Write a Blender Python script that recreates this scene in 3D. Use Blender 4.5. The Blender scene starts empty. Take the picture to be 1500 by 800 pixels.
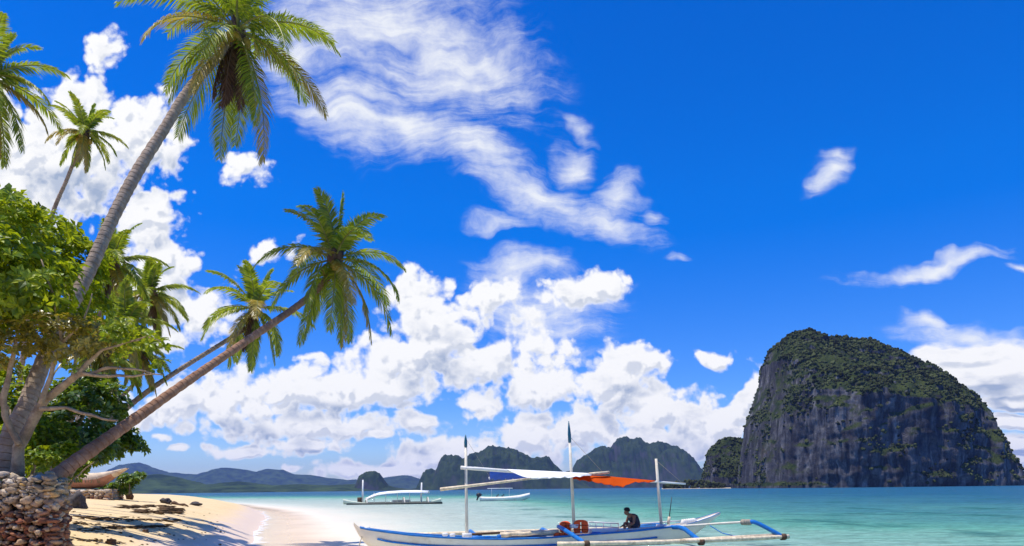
import bpy, bmesh, math, random
import numpy as np
from mathutils import Vector, Matrix, noise as mn

R = random.Random(7)
S = bpy.context.scene
COL = S.collection
rad = math.radians
HC = 2.4                      # camera height above the water
F = 1000.0; PX, PY = 750.0, 716.0
TH = math.atan(0.0114)
CT, ST = math.cos(TH), math.sin(TH)

# ------------------------------------------------------------------ helpers
def uv(px, py):
    du = (px - PX) / F; dv = -(py - PY) / F
    return du * CT + dv * ST, dv * CT - du * ST

def at(px, py, Y):
    u, v = uv(px, py)
    return Vector((u * Y, Y, HC + v * Y))

def lerp(a, b, t): return a + (b - a) * t

def interp(x, xs, ys): return float(np.interp(x, xs, ys))

class MB:
    """collects faces, becomes one mesh object"""
    def __init__(s): s.v = []; s.f = []; s.m = []; s.smooth = True
    def add(s, vs, fs, mi=0):
        o = len(s.v); s.v.extend([tuple(p) for p in vs])
        s.f.extend([tuple(i + o for i in f) for f in fs]); s.m.extend([mi] * len(fs))
    def tube(s, pts, rs, n=8, mi=0, cap=True):
        pts = [Vector(p) for p in pts]
        if not hasattr(rs, '__len__'): rs = [rs] * len(pts)
        vs = []; fs = []; prev = None
        for i, p in enumerate(pts):
            a = pts[max(0, i - 1)]; b = pts[min(len(pts) - 1, i + 1)]
            t = (b - a).normalized()
            if prev is None:
                ref = Vector((0, 0, 1)) if abs(t.z) < .9 else Vector((1, 0, 0))
                x = t.cross(ref).normalized()
            else:
                x = (prev - t * prev.dot(t)).normalized()
            prev = x; y = t.cross(x)
            for k in range(n):
                a_ = 2 * math.pi * k / n
                vs.append(p + (x * math.cos(a_) + y * math.sin(a_)) * rs[i])
        for i in range(len(pts) - 1):
            for k in range(n):
                k2 = (k + 1) % n
                fs.append((i * n + k, i * n + k2, (i + 1) * n + k2, (i + 1) * n + k))
        if cap:
            fs.append(tuple(range(n - 1, -1, -1))); fs.append(tuple(range((len(pts) - 1) * n, len(pts) * n)))
        s.add(vs, fs, mi)
    def box(s, c, size, ax=(1, 0, 0), ay=(0, 1, 0), az=(0, 0, 1), mi=0, bev=0.15):
        """bevelled box: three stacked rings of eight corners"""
        c = Vector(c); ax, ay, az = Vector(ax), Vector(ay), Vector(az)
        hx, hy, hz = size[0] / 2, size[1] / 2, size[2] / 2
        b = bev * min(hx, hy, hz)
        def ring(z, ins):
            X, Y = hx - ins, hy - ins
            q = [(-X + b, -Y), (X - b, -Y), (X, -Y + b), (X, Y - b), (X - b, Y), (-X + b, Y), (-X, Y - b), (-X, -Y + b)]
            return [c + ax * p[0] + ay * p[1] + az * z for p in q]
        rs = [ring(-hz, b), ring(-hz + b, 0), ring(hz - b, 0), ring(hz, b)]
        vs = [p for r in rs for p in r]; fs = []
        for i in range(3):
            for k in range(8):
                k2 = (k + 1) % 8
                fs.append((i * 8 + k, i * 8 + k2, (i + 1) * 8 + k2, (i + 1) * 8 + k))
        fs.append(tuple(range(7, -1, -1))); fs.append(tuple(range(24, 32)))
        s.add(vs, fs, mi)
    def blob(s, c, r, seed=0, rough=.25, sub=1, mi=0, freq=1.3):
        vs, fs = ICO[sub]
        c = Vector(c); off = Vector((seed * 1.37 % 97, seed * 2.11 % 89, seed * .77 % 83))
        r = Vector(r) if hasattr(r, '__len__') else Vector((r, r, r))
        out = []
        for p in vs:
            k = 1 + rough * mn.noise(p * freq + off) * 1.6
            out.append(c + Vector((p.x * r.x, p.y * r.y, p.z * r.z)) * k)
        s.add(out, fs, mi)
    def build(s, name, mats, parent=None, smooth=None):
        me = bpy.data.meshes.new(name)
        o = bpy.data.objects.new(name, me); COL.objects.link(o)
        off = Vector((0, 0, 0))
        if parent is not None:
            o.parent = parent; off = world_loc(parent)
        vs = [(p[0] - off.x, p[1] - off.y, p[2] - off.z) for p in s.v] if off.length else s.v
        me.from_pydata(vs, [], s.f)
        for m in (mats if isinstance(mats, (list, tuple)) else [mats]): me.materials.append(m)
        if any(s.m): me.polygons.foreach_set('material_index', s.m)
        sm = s.smooth if smooth is None else smooth
        me.polygons.foreach_set('use_smooth', [sm] * len(me.polygons))
        me.update()
        return o

def world_loc(o):
    p = Vector(o.location)
    while o.parent is not None:
        o = o.parent; p = p + Vector(o.location)
    return p

def _ico(sub):
    bm = bmesh.new(); bmesh.ops.create_icosphere(bm, subdivisions=sub, radius=1)
    bm.verts.ensure_lookup_table()
    r = ([v.co.copy() for v in bm.verts], [tuple(v.index for v in f.verts) for f in bm.faces]); bm.free(); return r
ICO = {k: _ico(k) for k in (1, 2, 3, 4)}

def tag(o, label=None, cat=None, group=None, kind=None):
    if label: o['label'] = label
    if cat: o['category'] = cat
    if group: o['group'] = group
    if kind: o['kind'] = kind
    return o

def thing(name, loc, label, cat, group=None):
    o = bpy.data.objects.new(name, None); COL.objects.link(o); o.location = loc
    o.empty_display_size = .2
    return tag(o, label, cat, group)

# ------------------------------------------------------------------ materials
class NT:
    def __init__(s, tree): s.t = tree
    def n(s, typ, ins=None, **kw):
        nd = s.t.nodes.new(typ)
        for k, v in kw.items(): setattr(nd, k, v)
        for k, v in (ins or {}).items():
            if isinstance(v, bpy.types.NodeSocket): s.t.links.new(v, nd.inputs[k])
            else: nd.inputs[k].default_value = v
        return nd
    def math(s, op, a, b=0.0, c=None, clamp=False):
        ins = {0: a, 1: b}
        if c is not None: ins[2] = c
        return s.n('ShaderNodeMath', ins, operation=op, use_clamp=clamp).outputs[0]
    def vmath(s, op, a, b=None):
        ins = {0: a}
        if b is not None: ins[1] = b
        nd = s.n('ShaderNodeVectorMath', ins, operation=op)
        return nd.outputs['Value'] if op in ('LENGTH', 'DOT_PRODUCT') else nd.outputs[0]
    def mix(s, f, a, b):
        nd = s.n('ShaderNodeMix', data_type='RGBA')
        for sock, v in ((nd.inputs[0], f), (nd.inputs[6], a), (nd.inputs[7], b)):
            if isinstance(v, bpy.types.NodeSocket): s.t.links.new(v, sock)
            else: sock.default_value = (*v, 1) if hasattr(v, '__len__') and len(v) == 3 else v
        return nd.outputs[2]
    def ramp(s, f, stops, interp='LINEAR'):
        nd = s.n('ShaderNodeValToRGB', {0: f}); cr = nd.color_ramp; cr.interpolation = interp
        while len(cr.elements) < len(stops): cr.elements.new(.5)
        for e, (p, c) in zip(cr.elements, stops):
            e.position = p; e.color = (*c, 1) if hasattr(c, '__len__') else (c, c, c, 1)
        return nd.outputs[0]
    def smooth(s, x, lo, hi, a=0.0, b=1.0):
        return s.n('ShaderNodeMapRange', {0: x, 1: lo, 2: hi, 3: a, 4: b}, interpolation_type='SMOOTHSTEP').outputs[0]
    def noise(s, vec, scale, detail=4, rough=.55, dist=0.0):
        return s.n('ShaderNodeTexNoise', {'Vector': vec, 'Scale': scale, 'Detail': detail, 'Roughness': rough, 'Distortion': dist}).outputs[0]
    def mapping(s, vec, loc=(0, 0, 0), rot=(0, 0, 0), sc=(1, 1, 1), typ='POINT'):
        return s.n('ShaderNodeMapping', {'Vector': vec, 'Location': loc, 'Rotation': rot, 'Scale': sc}, vector_type=typ).outputs[0]
    def bump(s, h, strength=.5, dist=.02):
        return s.n('ShaderNodeBump', {'Height': h, 'Strength': strength, 'Distance': dist}).outputs[0]

def newmat(name):
    m = bpy.data.materials.new(name); m.use_nodes = True; m.node_tree.nodes.clear()
    t = NT(m.node_tree); out = t.n('ShaderNodeOutputMaterial')
    return m, t, out

def psurf(t, out, base, rough=.6, normal=None, spec=.3, metal=0.0):
    b = t.n('ShaderNodeBsdfPrincipled', {'Base Color': base if isinstance(base, bpy.types.NodeSocket) else (*base, 1),
            'Roughness': rough, 'Specular IOR Level': spec, 'Metallic': metal})
    if normal is not None: t.t.links.new(normal, b.inputs['Normal'])
    t.t.links.new(b.outputs[0], out.inputs[0]); return b

def simple(name, col, rough=.55, var=.2, scale=4.0, bump=.0, spec=.3, stain=None):
    m, t, out = newmat(name)
    P = t.n('ShaderNodeNewGeometry').outputs['Position']
    n = t.noise(P, scale, 6, .65)
    a = tuple(c * (1 - var) for c in col); b = tuple(min(1, c * (1 + var)) for c in col)
    c = t.mix(t.smooth(n, .3, .7), a, b)
    if stain:
        n2 = t.noise(P, scale * .45, 8, .7)
        c = t.mix(t.smooth(n2, .52, .72, 0, .8), c, stain)
    nm = t.bump(n, bump, .02) if bump else None
    psurf(t, out, c, rough, nm, spec); return m

def leafmat(name, stops, trans=.45, tcol=(.35, .5, .05), rough=.4, gloss=.06):
    m, t, out = newmat(name)
    g = t.n('ShaderNodeNewGeometry')
    n = t.noise(g.outputs['Position'], 1.2, 3, .5)
    f = t.math('ADD', t.math('MULTIPLY', g.outputs['Random Per Island'], .65), t.math('MULTIPLY', n, .35))
    c = t.ramp(f, stops)
    d = t.n('ShaderNodeBsdfDiffuse', {'Color': c})
    tc = t.n('ShaderNodeMix', {}, data_type='RGBA', blend_type='MULTIPLY'); tc.inputs[0].default_value = 0
    tl = t.n('ShaderNodeBsdfTranslucent', {'Color': t.mix(.5, c, tcol)})
    m1 = t.n('ShaderNodeMixShader', {0: trans, 1: d.outputs[0], 2: tl.outputs[0]})
    gl = t.n('ShaderNodeBsdfGlossy', {'Color': (1, 1, 1, 1), 'Roughness': rough})
    m2 = t.n('ShaderNodeMixShader', {0: gloss, 1: m1.outputs[0], 2: gl.outputs[0]})
    t.t.links.new(m2.outputs[0], out.inputs[0]); return m

M = {}
M['white_paint'] = simple('white_paint', (.74, .72, .66), .4, .06, 3, stain=(.6, .52, .4))
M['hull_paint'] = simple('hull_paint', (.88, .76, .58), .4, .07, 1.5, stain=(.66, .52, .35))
M['deck_paint'] = simple('deck_paint', (.72, .68, .58), .5, .1, 2, stain=(.5, .42, .3))
M['blue_paint'] = simple('blue_paint', (.015, .15, .45), .35, .2, 5)
M['teal_paint'] = simple('teal_paint', (.01, .10, .16), .4, .2, 5)
M['bamboo'] = simple('bamboo', (.72, .58, .38), .5, .25, 6, .2, stain=(.3, .19, .08))
M['pale_pole'] = simple('pale_pole', (.66, .60, .48), .5, .12, 3, stain=(.5, .42, .3))
M['dark_wood'] = simple('dark_wood', (.10, .055, .03), .8, .4, 9, .4)
M['tan_wood'] = simple('tan_wood', (.70, .55, .38), .6, .15, 3, stain=(.34, .19, .1))
M['red_wood'] = simple('red_wood', (.46, .22, .13), .6, .2, 3)
M['white_cloth'] = simple('white_cloth', (.80, .80, .78), .8, .05, 3)
M['blue_cloth'] = simple('blue_cloth', (.008, .07, .48), .7, .2, 3)
M['rope'] = simple('rope', (.35, .3, .22), .9, .2, 20)
M['dark_metal'] = simple('dark_metal', (.03, .03, .035), .4, .3, 8)
M['orange_foam'] = simple('orange_foam', (.92, .11, .018), .65, .12, 9, .15)
M['strap'] = simple('strap', (.45, .05, .012), .7, .2, 9)
M['skin'] = simple('skin', (.24, .115, .065), .5, .15, 9)
M['hair'] = simple('hair', (.008, .007, .007), .6, .3, 40, .5)
M['shirt'] = simple('shirt', (.045, .035, .05), .85, .3, 14, .2)
M['shorts'] = simple('shorts', (.04, .035, .05), .85, .3, 14)
M['pale_green_hull'] = simple('pale_green_hull', (.55, .60, .46), .45, .1, 1)
M['dark_hull'] = simple('dark_hull', (.02, .03, .025), .5, .2, 1)
M['weed'] = simple('weed', (.10, .055, .018), .9, .5, 6, .5)
M['stonedark'] = simple('stonedark', (.07, .06, .055), .9, .4, 9, .6)

def orange_cloth():
    m, t, out = newmat('orange_cloth')
    d = t.n('ShaderNodeBsdfDiffuse', {'Color': (.72, .14, .02, 1)})
    tl = t.n('ShaderNodeBsdfTranslucent', {'Color': (.85, .17, .02, 1)})
    mx = t.n('ShaderNodeMixShader', {0: .55, 1: d.outputs[0], 2: tl.outputs[0]})
    t.t.links.new(mx.outputs[0], out.inputs[0]); return m
M['orange_cloth'] = orange_cloth()

M['palm_leaf'] = leafmat('palm_leaf', [(.1, (.045, .095, .008)), (.4, (.15, .23, .008)), (.7, (.31, .36, .012)), (1, (.55, .47, .04))], .45, (.46, .56, .02), .45, .035)
M['palm_leaf_yellow'] = leafmat('palm_leaf_yellow', [(.1, (.16, .15, .02)), (.5, (.36, .27, .03)), (1, (.5, .36, .06))], .45, (.5, .4, .04))
M['palm_leaf_dead'] = leafmat('palm_leaf_dead', [(.1, (.05, .025, .016)), (.5, (.12, .06, .035)), (1, (.22, .13, .07))], .2, (.2, .1, .05), .6, .02)
M['rachis'] = simple('rachis', (.22, .22, .05), .5, .3, 3)
M['rachis_dead'] = simple('rachis_dead', (.13, .07, .04), .7, .3, 3)
M['coconut'] = simple('coconut', (.30, .20, .03), .5, .3, 4)
M['leaf_bright'] = leafmat('leaf_bright', [(.15, (.022, .07, .004)), (.42, (.11, .20, .004)), (.66, (.28, .38, .005)), (1, (.52, .50, .015))], .45, (.6, .62, .01), .45, .025)
M['leaf_dark'] = leafmat('leaf_dark', [(.15, (.014, .05, .006)), (.5, (.06, .14, .006)), (.8, (.15, .24, .008)), (1, (.30, .33, .015))], .42, (.4, .5, .02), .4, .05)
M['leaf_yellow'] = leafmat('leaf_yellow', [(.15, (.07, .08, .008)), (.5, (.24, .21, .012)), (.8, (.46, .34, .02)), (1, (.5, .28, .03))], .45, (.5, .4, .03), .4, .05)

def barkmat(name, a, b, ring=0.0):
    m, t, out = newmat(name)
    P = t.n('ShaderNodeNewGeometry').outputs['Position']
    n = t.noise(P, 7, 8, .7); n3 = t.noise(P, 1.3, 4, .6)
    c = t.mix(t.smooth(n, .3, .7), a, b)
    c = t.mix(t.smooth(n3, .5, .75, 0, .6), c, tuple(x * .55 for x in a))
    h = n
    if ring:
        at_ = t.n('ShaderNodeAttribute', attribute_name='along').outputs['Fac']
        w = t.math('ADD', t.math('MULTIPLY', at_, ring), t.math('MULTIPLY', n3, .8))
        fr = t.math('FRACT', w)
        r = t.smooth(fr, 0, .16, 1, 0)
        c = t.mix(t.math('MULTIPLY', t.math('MULTIPLY', r, t.smooth(n, .3, .7)), .45), c, tuple(x * .4 for x in a))
        h = t.math('SUBTRACT', t.math('MULTIPLY', n, .6), r)
    psurf(t, out, c, .85, t.bump(h, .8, .03), .2); return m
M['palm_bark'] = barkmat('palm_bark', (.22, .16, .115), (.40, .31, .23), 8.0)
M['palm_bark_brown'] = barkmat('palm_bark_brown', (.22, .11, .065), (.38, .22, .13), 7.0)
M['bark'] = barkmat('bark', (.22, .15, .09), (.48, .35, .21))

# ------------------------------------------------------------------ camera, sun, sky
cam = bpy.data.cameras.new('camera'); co = bpy.data.objects.new('camera', cam); COL.objects.link(co)
cam.sensor_width = 36; cam.lens = 36 * F / 1500; cam.shift_y = (PY - 400) / 1500
cam.clip_start = .1; cam.clip_end = 60000
co.matrix_world = Matrix(((CT, ST, 0, 0), (0, 0, -1, 0), (-ST, CT, 0, HC), (0, 0, 0, 1)))
S.camera = co
SUN = Vector((-.26, -.10, .96)).normalized()
sl = bpy.data.lights.new('sun', 'SUN'); sl.energy = 4.4; sl.angle = rad(.5); sl.color = (1, .95, .86)
so = bpy.data.objects.new('sun', sl); COL.objects.link(so)
so.rotation_euler = SUN.to_track_quat('Z', 'Y').to_euler()
so.location = (-30, 0, 60)
S.view_settings.view_transform = 'Standard'; S.view_settings.look = 'None'
S.view_settings.exposure = .3;
S.cycles.max_bounces = 6; S.cycles.diffuse_bounces = 3; S.cycles.glossy_bounces = 2; S.cycles.transparent_max_bounces = 8; S.cycles.volume_bounces = 0
S.view_settings.gamma = 1

def build_world():
    w = bpy.data.worlds.new('World'); S.world = w; w.use_nodes = True
    w.cycles.sampling_method = 'MANUAL'; w.cycles.sample_map_resolution = 256
    w.node_tree.nodes.clear(); t = NT(w.node_tree)
    out = t.n('ShaderNodeOutputWorld')
    sky = t.n('ShaderNodeTexSky', sky_type='NISHITA', sun_disc=False, sun_elevation=math.asin(SUN.z),
              sun_rotation=math.atan2(SUN.x, SUN.y), air_density=1.0, dust_density=.35, ozone_density=2.5)
    hs = t.n('ShaderNodeHueSaturation', {'Hue': .507, 'Saturation': 1.55, 'Value': 1.0, 'Fac': 1.0, 'Color': sky.outputs[0]})
    skyc = t.n('ShaderNodeMix', {}, data_type='RGBA', blend_type='MULTIPLY'); skyc.inputs[0].default_value = 1
    D = t.n('ShaderNodeTexCoord').outputs['Generated']
    el = t.n('ShaderNodeSeparateXYZ', {0: D}).outputs[2]
    t.t.links.new(hs.outputs[0], skyc.inputs[6]); t.t.links.new(t.ramp(el, [(0, (.62, .68, .96)), (.14, (.52, .68, 1.05)), (.38, (.8, .84, 1.15)), (.7, (.35, .72, 1.08))]), skyc.inputs[7])
    bg1 = t.n('ShaderNodeBackground', {0: skyc.outputs[2], 1: .14})

    sep = t.n('ShaderNodeSeparateXYZ', {0: D})
    yy = t.math('MAXIMUM', sep.outputs[1], .05)
    u = t.math('DIVIDE', sep.outputs[0], yy); v = t.math('DIVIDE', sep.outputs[2], yy)
    UV = t.n('ShaderNodeCombineXYZ', {0: u, 1: v, 2: 0.0}).outputs[0]

    def blobs(t, vec, lst, grow, smooth=True):
        acc = None
        for b in lst:
            cx, cy = uv(b[0], b[1]); rx, ry = b[2] / F * grow, b[3] / F * grow
            rot = rad(-b[4]) if len(b) > 4 else 0
            g = b[5] if len(b) > 5 else 1.0
            mp = t.mapping(vec, (cx, cy, 0), (0, 0, rot), (rx, ry, 1), 'TEXTURE')
            gr = t.n('ShaderNodeTexGradient', {0: mp}, gradient_type='SPHERICAL').outputs[1]
            if g != 1.0: gr = t.math('MULTIPLY', gr, g)
            acc = gr if acc is None else (t.math('MAXIMUM', acc, gr) if not smooth else t.n('ShaderNodeMath', {0: acc, 1: gr, 2: .03}, operation='SMOOTH_MAX').outputs[0])
        return acc

    CUM = [(60, 225, 185, 95, 0, 1.1), (0, 275, 130, 80, 0, 1.1), (110, 150, 60, 36, 0, .9), (190, 205, 90, 62, 0, 1.05), (235, 420, 60, 50), (225, 350, 50, 40), (205, 195, 70, 40, 0, .8), (150, 78, 34, 30, 20, .75),
           (360, 245, 52, 24, 15, .8), (215, 318, 52, 44), (238, 380, 60, 45, 20), (285, 460, 55, 42), (245, 500, 40, 30),
           (395, 372, 50, 22, -10, .72), (445, 520, 34, 9, 0, .7),
           (615, 440, 52, 42), (640, 490, 85, 60), (705, 530, 62, 55), (590, 515, 75, 45), (560, 565, 110, 42), (440, 565, 110, 42),
           (350, 585, 110, 42), (285, 595, 95, 38), (225, 612, 60, 28), (480, 622, 190, 22), (360, 662, 62, 10), (450, 650, 70, 14),
           (700, 590, 48, 30), (720, 437, 48, 25), (850, 422, 72, 24, -8), (780, 500, 80, 50, 0, .7), (800, 560, 75, 50), (880, 560, 90, 48),
           (930, 525, 62, 30), (1036, 527, 46, 14, 0, .9), (970, 605, 100, 42), (1045, 625, 70, 42), (1095, 578, 22, 38, 25), (850, 625, 100, 50),
           (775, 645, 70, 42), (612, 622, 36, 18), (550, 636, 26, 9), (645, 668, 80, 26), (560, 688, 110, 16), (720, 665, 48, 26),
           (960, 650, 100, 36), (235, 644, 22, 7), (255, 659, 20, 6), (430, 682, 14, 6)]
    CUM2 = [(1450, 545, 130, 42), (1420, 520, 90, 15), (1490, 590, 60, 10), (1490, 618, 70, 12), (1490, 650, 50, 16), (1480, 670, 40, 9)]
    CIR = [(530, 30, 200, 90), (640, 70, 190, 90, 25), (520, 150, 130, 60, 25), (600, 170, 160, 55, 35), (690, 225, 140, 46, 35),
           (780, 290, 140, 34, 20), (880, 325, 80, 26, 20), (832, 235, 32, 34), (905, 285, 46, 36, -40, .9), (1205, 253, 34, 26, -50, 1.1),
           (1365, 397, 120, 15, -9, 1.1), (1360, 485, 50, 16, 10), (760, 385, 80, 26), (730, 330, 50, 12), (1430, 505, 120, 20, 3),
           (790, 460, 110, 80, 0, .95), (1490, 402, 26, 8), (850, 180, 14, 30, -20, .8), (955, 312, 18, 12, 0, .9), (975, 380, 24, 8, 0, .6), (440, 60, 60, 60)]

    # cumulus field as a node group so it can be read twice (here and a step towards the light)
    g = bpy.data.node_groups.new('cumulus_field', 'ShaderNodeTree')
    g.interface.new_socket('Vector', in_out='INPUT', socket_type='NodeSocketVector')
    g.interface.new_socket('Field', in_out='OUTPUT', socket_type='NodeSocketFloat'); g.interface.new_socket('Body', in_out='OUTPUT', socket_type='NodeSocketFloat')
    gt = NT(g); gi = gt.n('NodeGroupInput'); go = gt.n('NodeGroupOutput')
    V = gi.outputs[0]
    warp = gt.n('ShaderNodeTexNoise', {'Vector': V, 'Scale': 14.0, 'Detail': 3, 'Roughness': .5})
    wv = gt.vmath('SUBTRACT', warp.outputs[1], (.5, .5, .5))
    wv = gt.vmath('MULTIPLY', wv, (.05, .04, 0))
    V2 = gt.vmath('ADD', V, wv)
    b1 = blobs(gt, V2, CUM, 1.72)
    Vs = gt.mapping(V, (0, 0, 0), (0, 0, 0), (1, 2.6, 1))
    b2 = blobs(gt, V2, CUM2, 1.6)
    n1 = gt.math('MULTIPLY_ADD', gt.noise(V, 11, 10, .6), .62, gt.math('MULTIPLY', gt.noise(V, 34, 8, .64), .38)); n2 = gt.noise(Vs, 9, 8, .55)
    vo = gt.n('ShaderNodeTexVoronoi', {'Vector': V2, 'Scale': 30.0, 'Smoothness': .25, 'Detail': 2.0, 'Roughness': .5}, feature='SMOOTH_F1').outputs[0]
    bil = gt.math('SUBTRACT', .64, vo)
    f1 = gt.math('ADD', gt.math('MULTIPLY_ADD', gt.math('SUBTRACT', n1, .5), 1.45, b1), gt.math('MULTIPLY', bil, .5))
    f2 = gt.math('MULTIPLY_ADD', gt.math('SUBTRACT', n2, .5), 1.0, b2)
    g.links.new(gt.math('MAXIMUM', f1, f2), go.inputs[0]); g.links.new(gt.math('MAXIMUM', b1, b2), go.inputs[1])

    def field(vec):
        nd = t.n('ShaderNodeGroup', {}); nd.node_tree = g; t.t.links.new(vec, nd.inputs[0]); return nd.outputs[0], nd.outputs[1]
    G0, B0_ = field(UV); G1, _ = field(t.vmath('ADD', UV, (-.006, .011, 0))); _, B2_ = field(t.vmath('ADD', UV, (-.012, .045, 0)))
    dens = t.math('MULTIPLY', t.smooth(G0, .22, .48), t.smooth(B0_, .03, .12))
    shd = t.math('MULTIPLY', t.smooth(t.math('SUBTRACT', G1, G0), -.02, .22), t.smooth(G0, .3, .5))
    shb = t.math('MULTIPLY', t.smooth(t.math('SUBTRACT', B2_, B0_), -.06, .26), t.smooth(G0, .32, .75))
    core = t.smooth(t.noise(t.vmath('ADD', t.mapping(UV, sc=(1, 1.9, 1)), (3, 1, 0)), 10, 7, .6), .5, .7, 0, .5)
    sh2 = t.math('ADD', t.math('MULTIPLY', shd, .5), t.math('ADD', t.math('MULTIPLY', shb, .8), t.math('MULTIPLY', core, t.smooth(G0, .42, .8))), clamp=True)
    ccol = t.mix(sh2, (.83, .83, .83), (.31, .38, .52))
    # cirrus
    wc = t.n('ShaderNodeTexNoise', {'Vector': UV, 'Scale': 5.0, 'Detail': 4, 'Roughness': .55})
    wcv = t.vmath('MULTIPLY', t.vmath('SUBTRACT', wc.outputs[1], (.5, .5, .5)), (.16, .16, 0))
    Uc = t.vmath('ADD', UV, wcv)
    cb = blobs(t, Uc, CIR, 1.35, False)
    st = t.noise(t.mapping(Uc, (0, 0, 0), (0, 0, rad(30)), (6, 42, 1)), 1.0, 8, .62)
    st2 = t.noise(t.mapping(Uc, (0, 0, 0), (0, 0, rad(-32)), (9, 46, 1)), 1.0, 8, .65)
    fine = t.noise(UV, 26, 7, .65)
    cn = t.math('ADD', t.math('MULTIPLY', st, .42), t.math('ADD', t.math('MULTIPLY', st2, .28), t.math('MULTIPLY', fine, .3)))
    cf = t.math('MULTIPLY_ADD', t.math('SUBTRACT', cn, .5), 2.9, cb)
    cd = t.math('MULTIPLY', t.smooth(cf, .02, 1.3), .96)
    cd = t.math('MULTIPLY', cd, t.smooth(cb, .02, .25))
    allc = t.mix(dens, (.76, .78, .80), ccol)
    alpha = t.math('SUBTRACT', 1.0, t.math('MULTIPLY', t.math('SUBTRACT', 1.0, dens), t.math('SUBTRACT', 1.0, cd)))
    front = t.smooth(sep.outputs[1], .05, .15)
    alpha = t.math('MULTIPLY', alpha, front)
    bg2 = t.n('ShaderNodeBackground', {0: allc, 1: 1.0})
    mx = t.n('ShaderNodeMixShader', {0: alpha, 1: bg1.outputs[0], 2: bg2.outputs[0]})
    t.t.links.new(mx.outputs[0], out.inputs[0])
SKYMUL = (.8, 1.0, 1.12)
build_world()

# ------------------------------------------------------------------ terrain
SY = [-400, -100, 0, 10, 20, 30, 35, 55, 83, 130, 190, 260, 600, 3000, 9000]
SX = [-8, -4, -6, -7.5, -9.5, -11.6, -13.2, -20, -30.5, -55, -94, -160, -560, -3200, -9500]
def inland(x, y):
    s = interp(y, SY, SX)
    w = 0
    if y < 300: w = .7 * mn.noise(Vector((y * .13, 1.3, 0))) + .35 * mn.noise(Vector((y * .5, 7, 0)))
    return (s + w - x) * .85
def height(x, y):
    d = inland(x, y)
    if d > 0:
        h = 2.35 * (1 - math.exp(-d / 4.6))
        if y < 400: h += .05 * mn.noise(Vector((x * .35, y * .35, 0))) * min(1, d / 3)
        return h
    return -.10 * (-d) ** .9 if d > -30 else max(-6, -2.2 + (d + 30) * .02)
def hit(px, py):
    """where a line of sight meets the ground"""
    u, v = uv(px, py); Y = 6.0
    while Y < 1500:
        if HC + v * Y <= height(u * Y, Y): break
        Y *= 1.004
    return Vector((u * Y, Y, height(u * Y, Y)))

RMAX = 8800.0
def polar(nr, na, r0):
    rs = r0 * (RMAX / r0) ** np.linspace(0, 1, nr)
    # dense toward the view (+Y), sparse behind
    a = np.concatenate([np.linspace(-48, 48, na), np.linspace(48, 312, 60)[1:-1]])
    a = np.radians(a)
    return rs, a

def make_ground():
    rs, a = polar(230, 230, 3.0); n = len(a)
    vs = [(0, 0, height(0, 0))]
    for r in rs:
        for t in a:
            x, y = r * math.sin(t), r * math.cos(t); vs.append((x, y, height(x, y)))
    fs = [(0, 1 + (k + 1) % n, 1 + k) for k in range(n)]
    for i in range(len(rs) - 1):
        for k in range(n):
            k2 = (k + 1) % n; o = 1 + i * n
            fs.append((o + k, o + k2, o + n + k2, o + n + k))
    b = MB(); b.v = vs; b.f = fs; b.m = [0] * len(fs)
    o = b.build('beach_ground', M['sand']); tag(o, kind='structure')
    at_ = o.data.attributes.new('inland', 'FLOAT', 'POINT')
    at_.data.foreach_set('value', [inland(p[0], p[1]) for p in vs])
    return o

def make_water():
    rs, a = polar(230, 230, 3.0); n = len(a)
    vs = [(0, 0, 0)]
    for r in rs:
        for t in a: vs.append((r * math.sin(t), r * math.cos(t), 0))
    dep = [-inland(p[0], p[1]) for p in vs]
    fs = []
    for i in range(len(rs) - 1):
        for k in range(n):
            k2 = (k + 1) % n; o = 1 + i * n
            q = (o + k, o + k2, o + n + k2, o + n + k)
            if max(dep[j] for j in q) > -.6: fs.append(q)
    for k in range(n): fs.append((0, 1 + (k + 1) % n, 1 + k))
    b = MB(); b.v = vs; b.f = fs; b.m = [0] * len(fs)
    o = b.build('water', M['water']); tag(o, kind='structure')
    at_ = o.data.attributes.new('offshore', 'FLOAT', 'POINT'); at_.data.foreach_set('value', dep)
    def column(p, d):
        k = min(1, max(0, (p[0] + 10) / 26)); k = k * k * (3 - 2 * k)
        f = min(1, max(0, (p[1] - 90) / 260))
        return d * lerp(lerp(.38, 2.1, k), 1.1, f)
    at2 = o.data.attributes.new('column', 'FLOAT', 'POINT'); at2.data.foreach_set('value', [column(p, d) for p, d in zip(vs, dep)])
    return o

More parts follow.
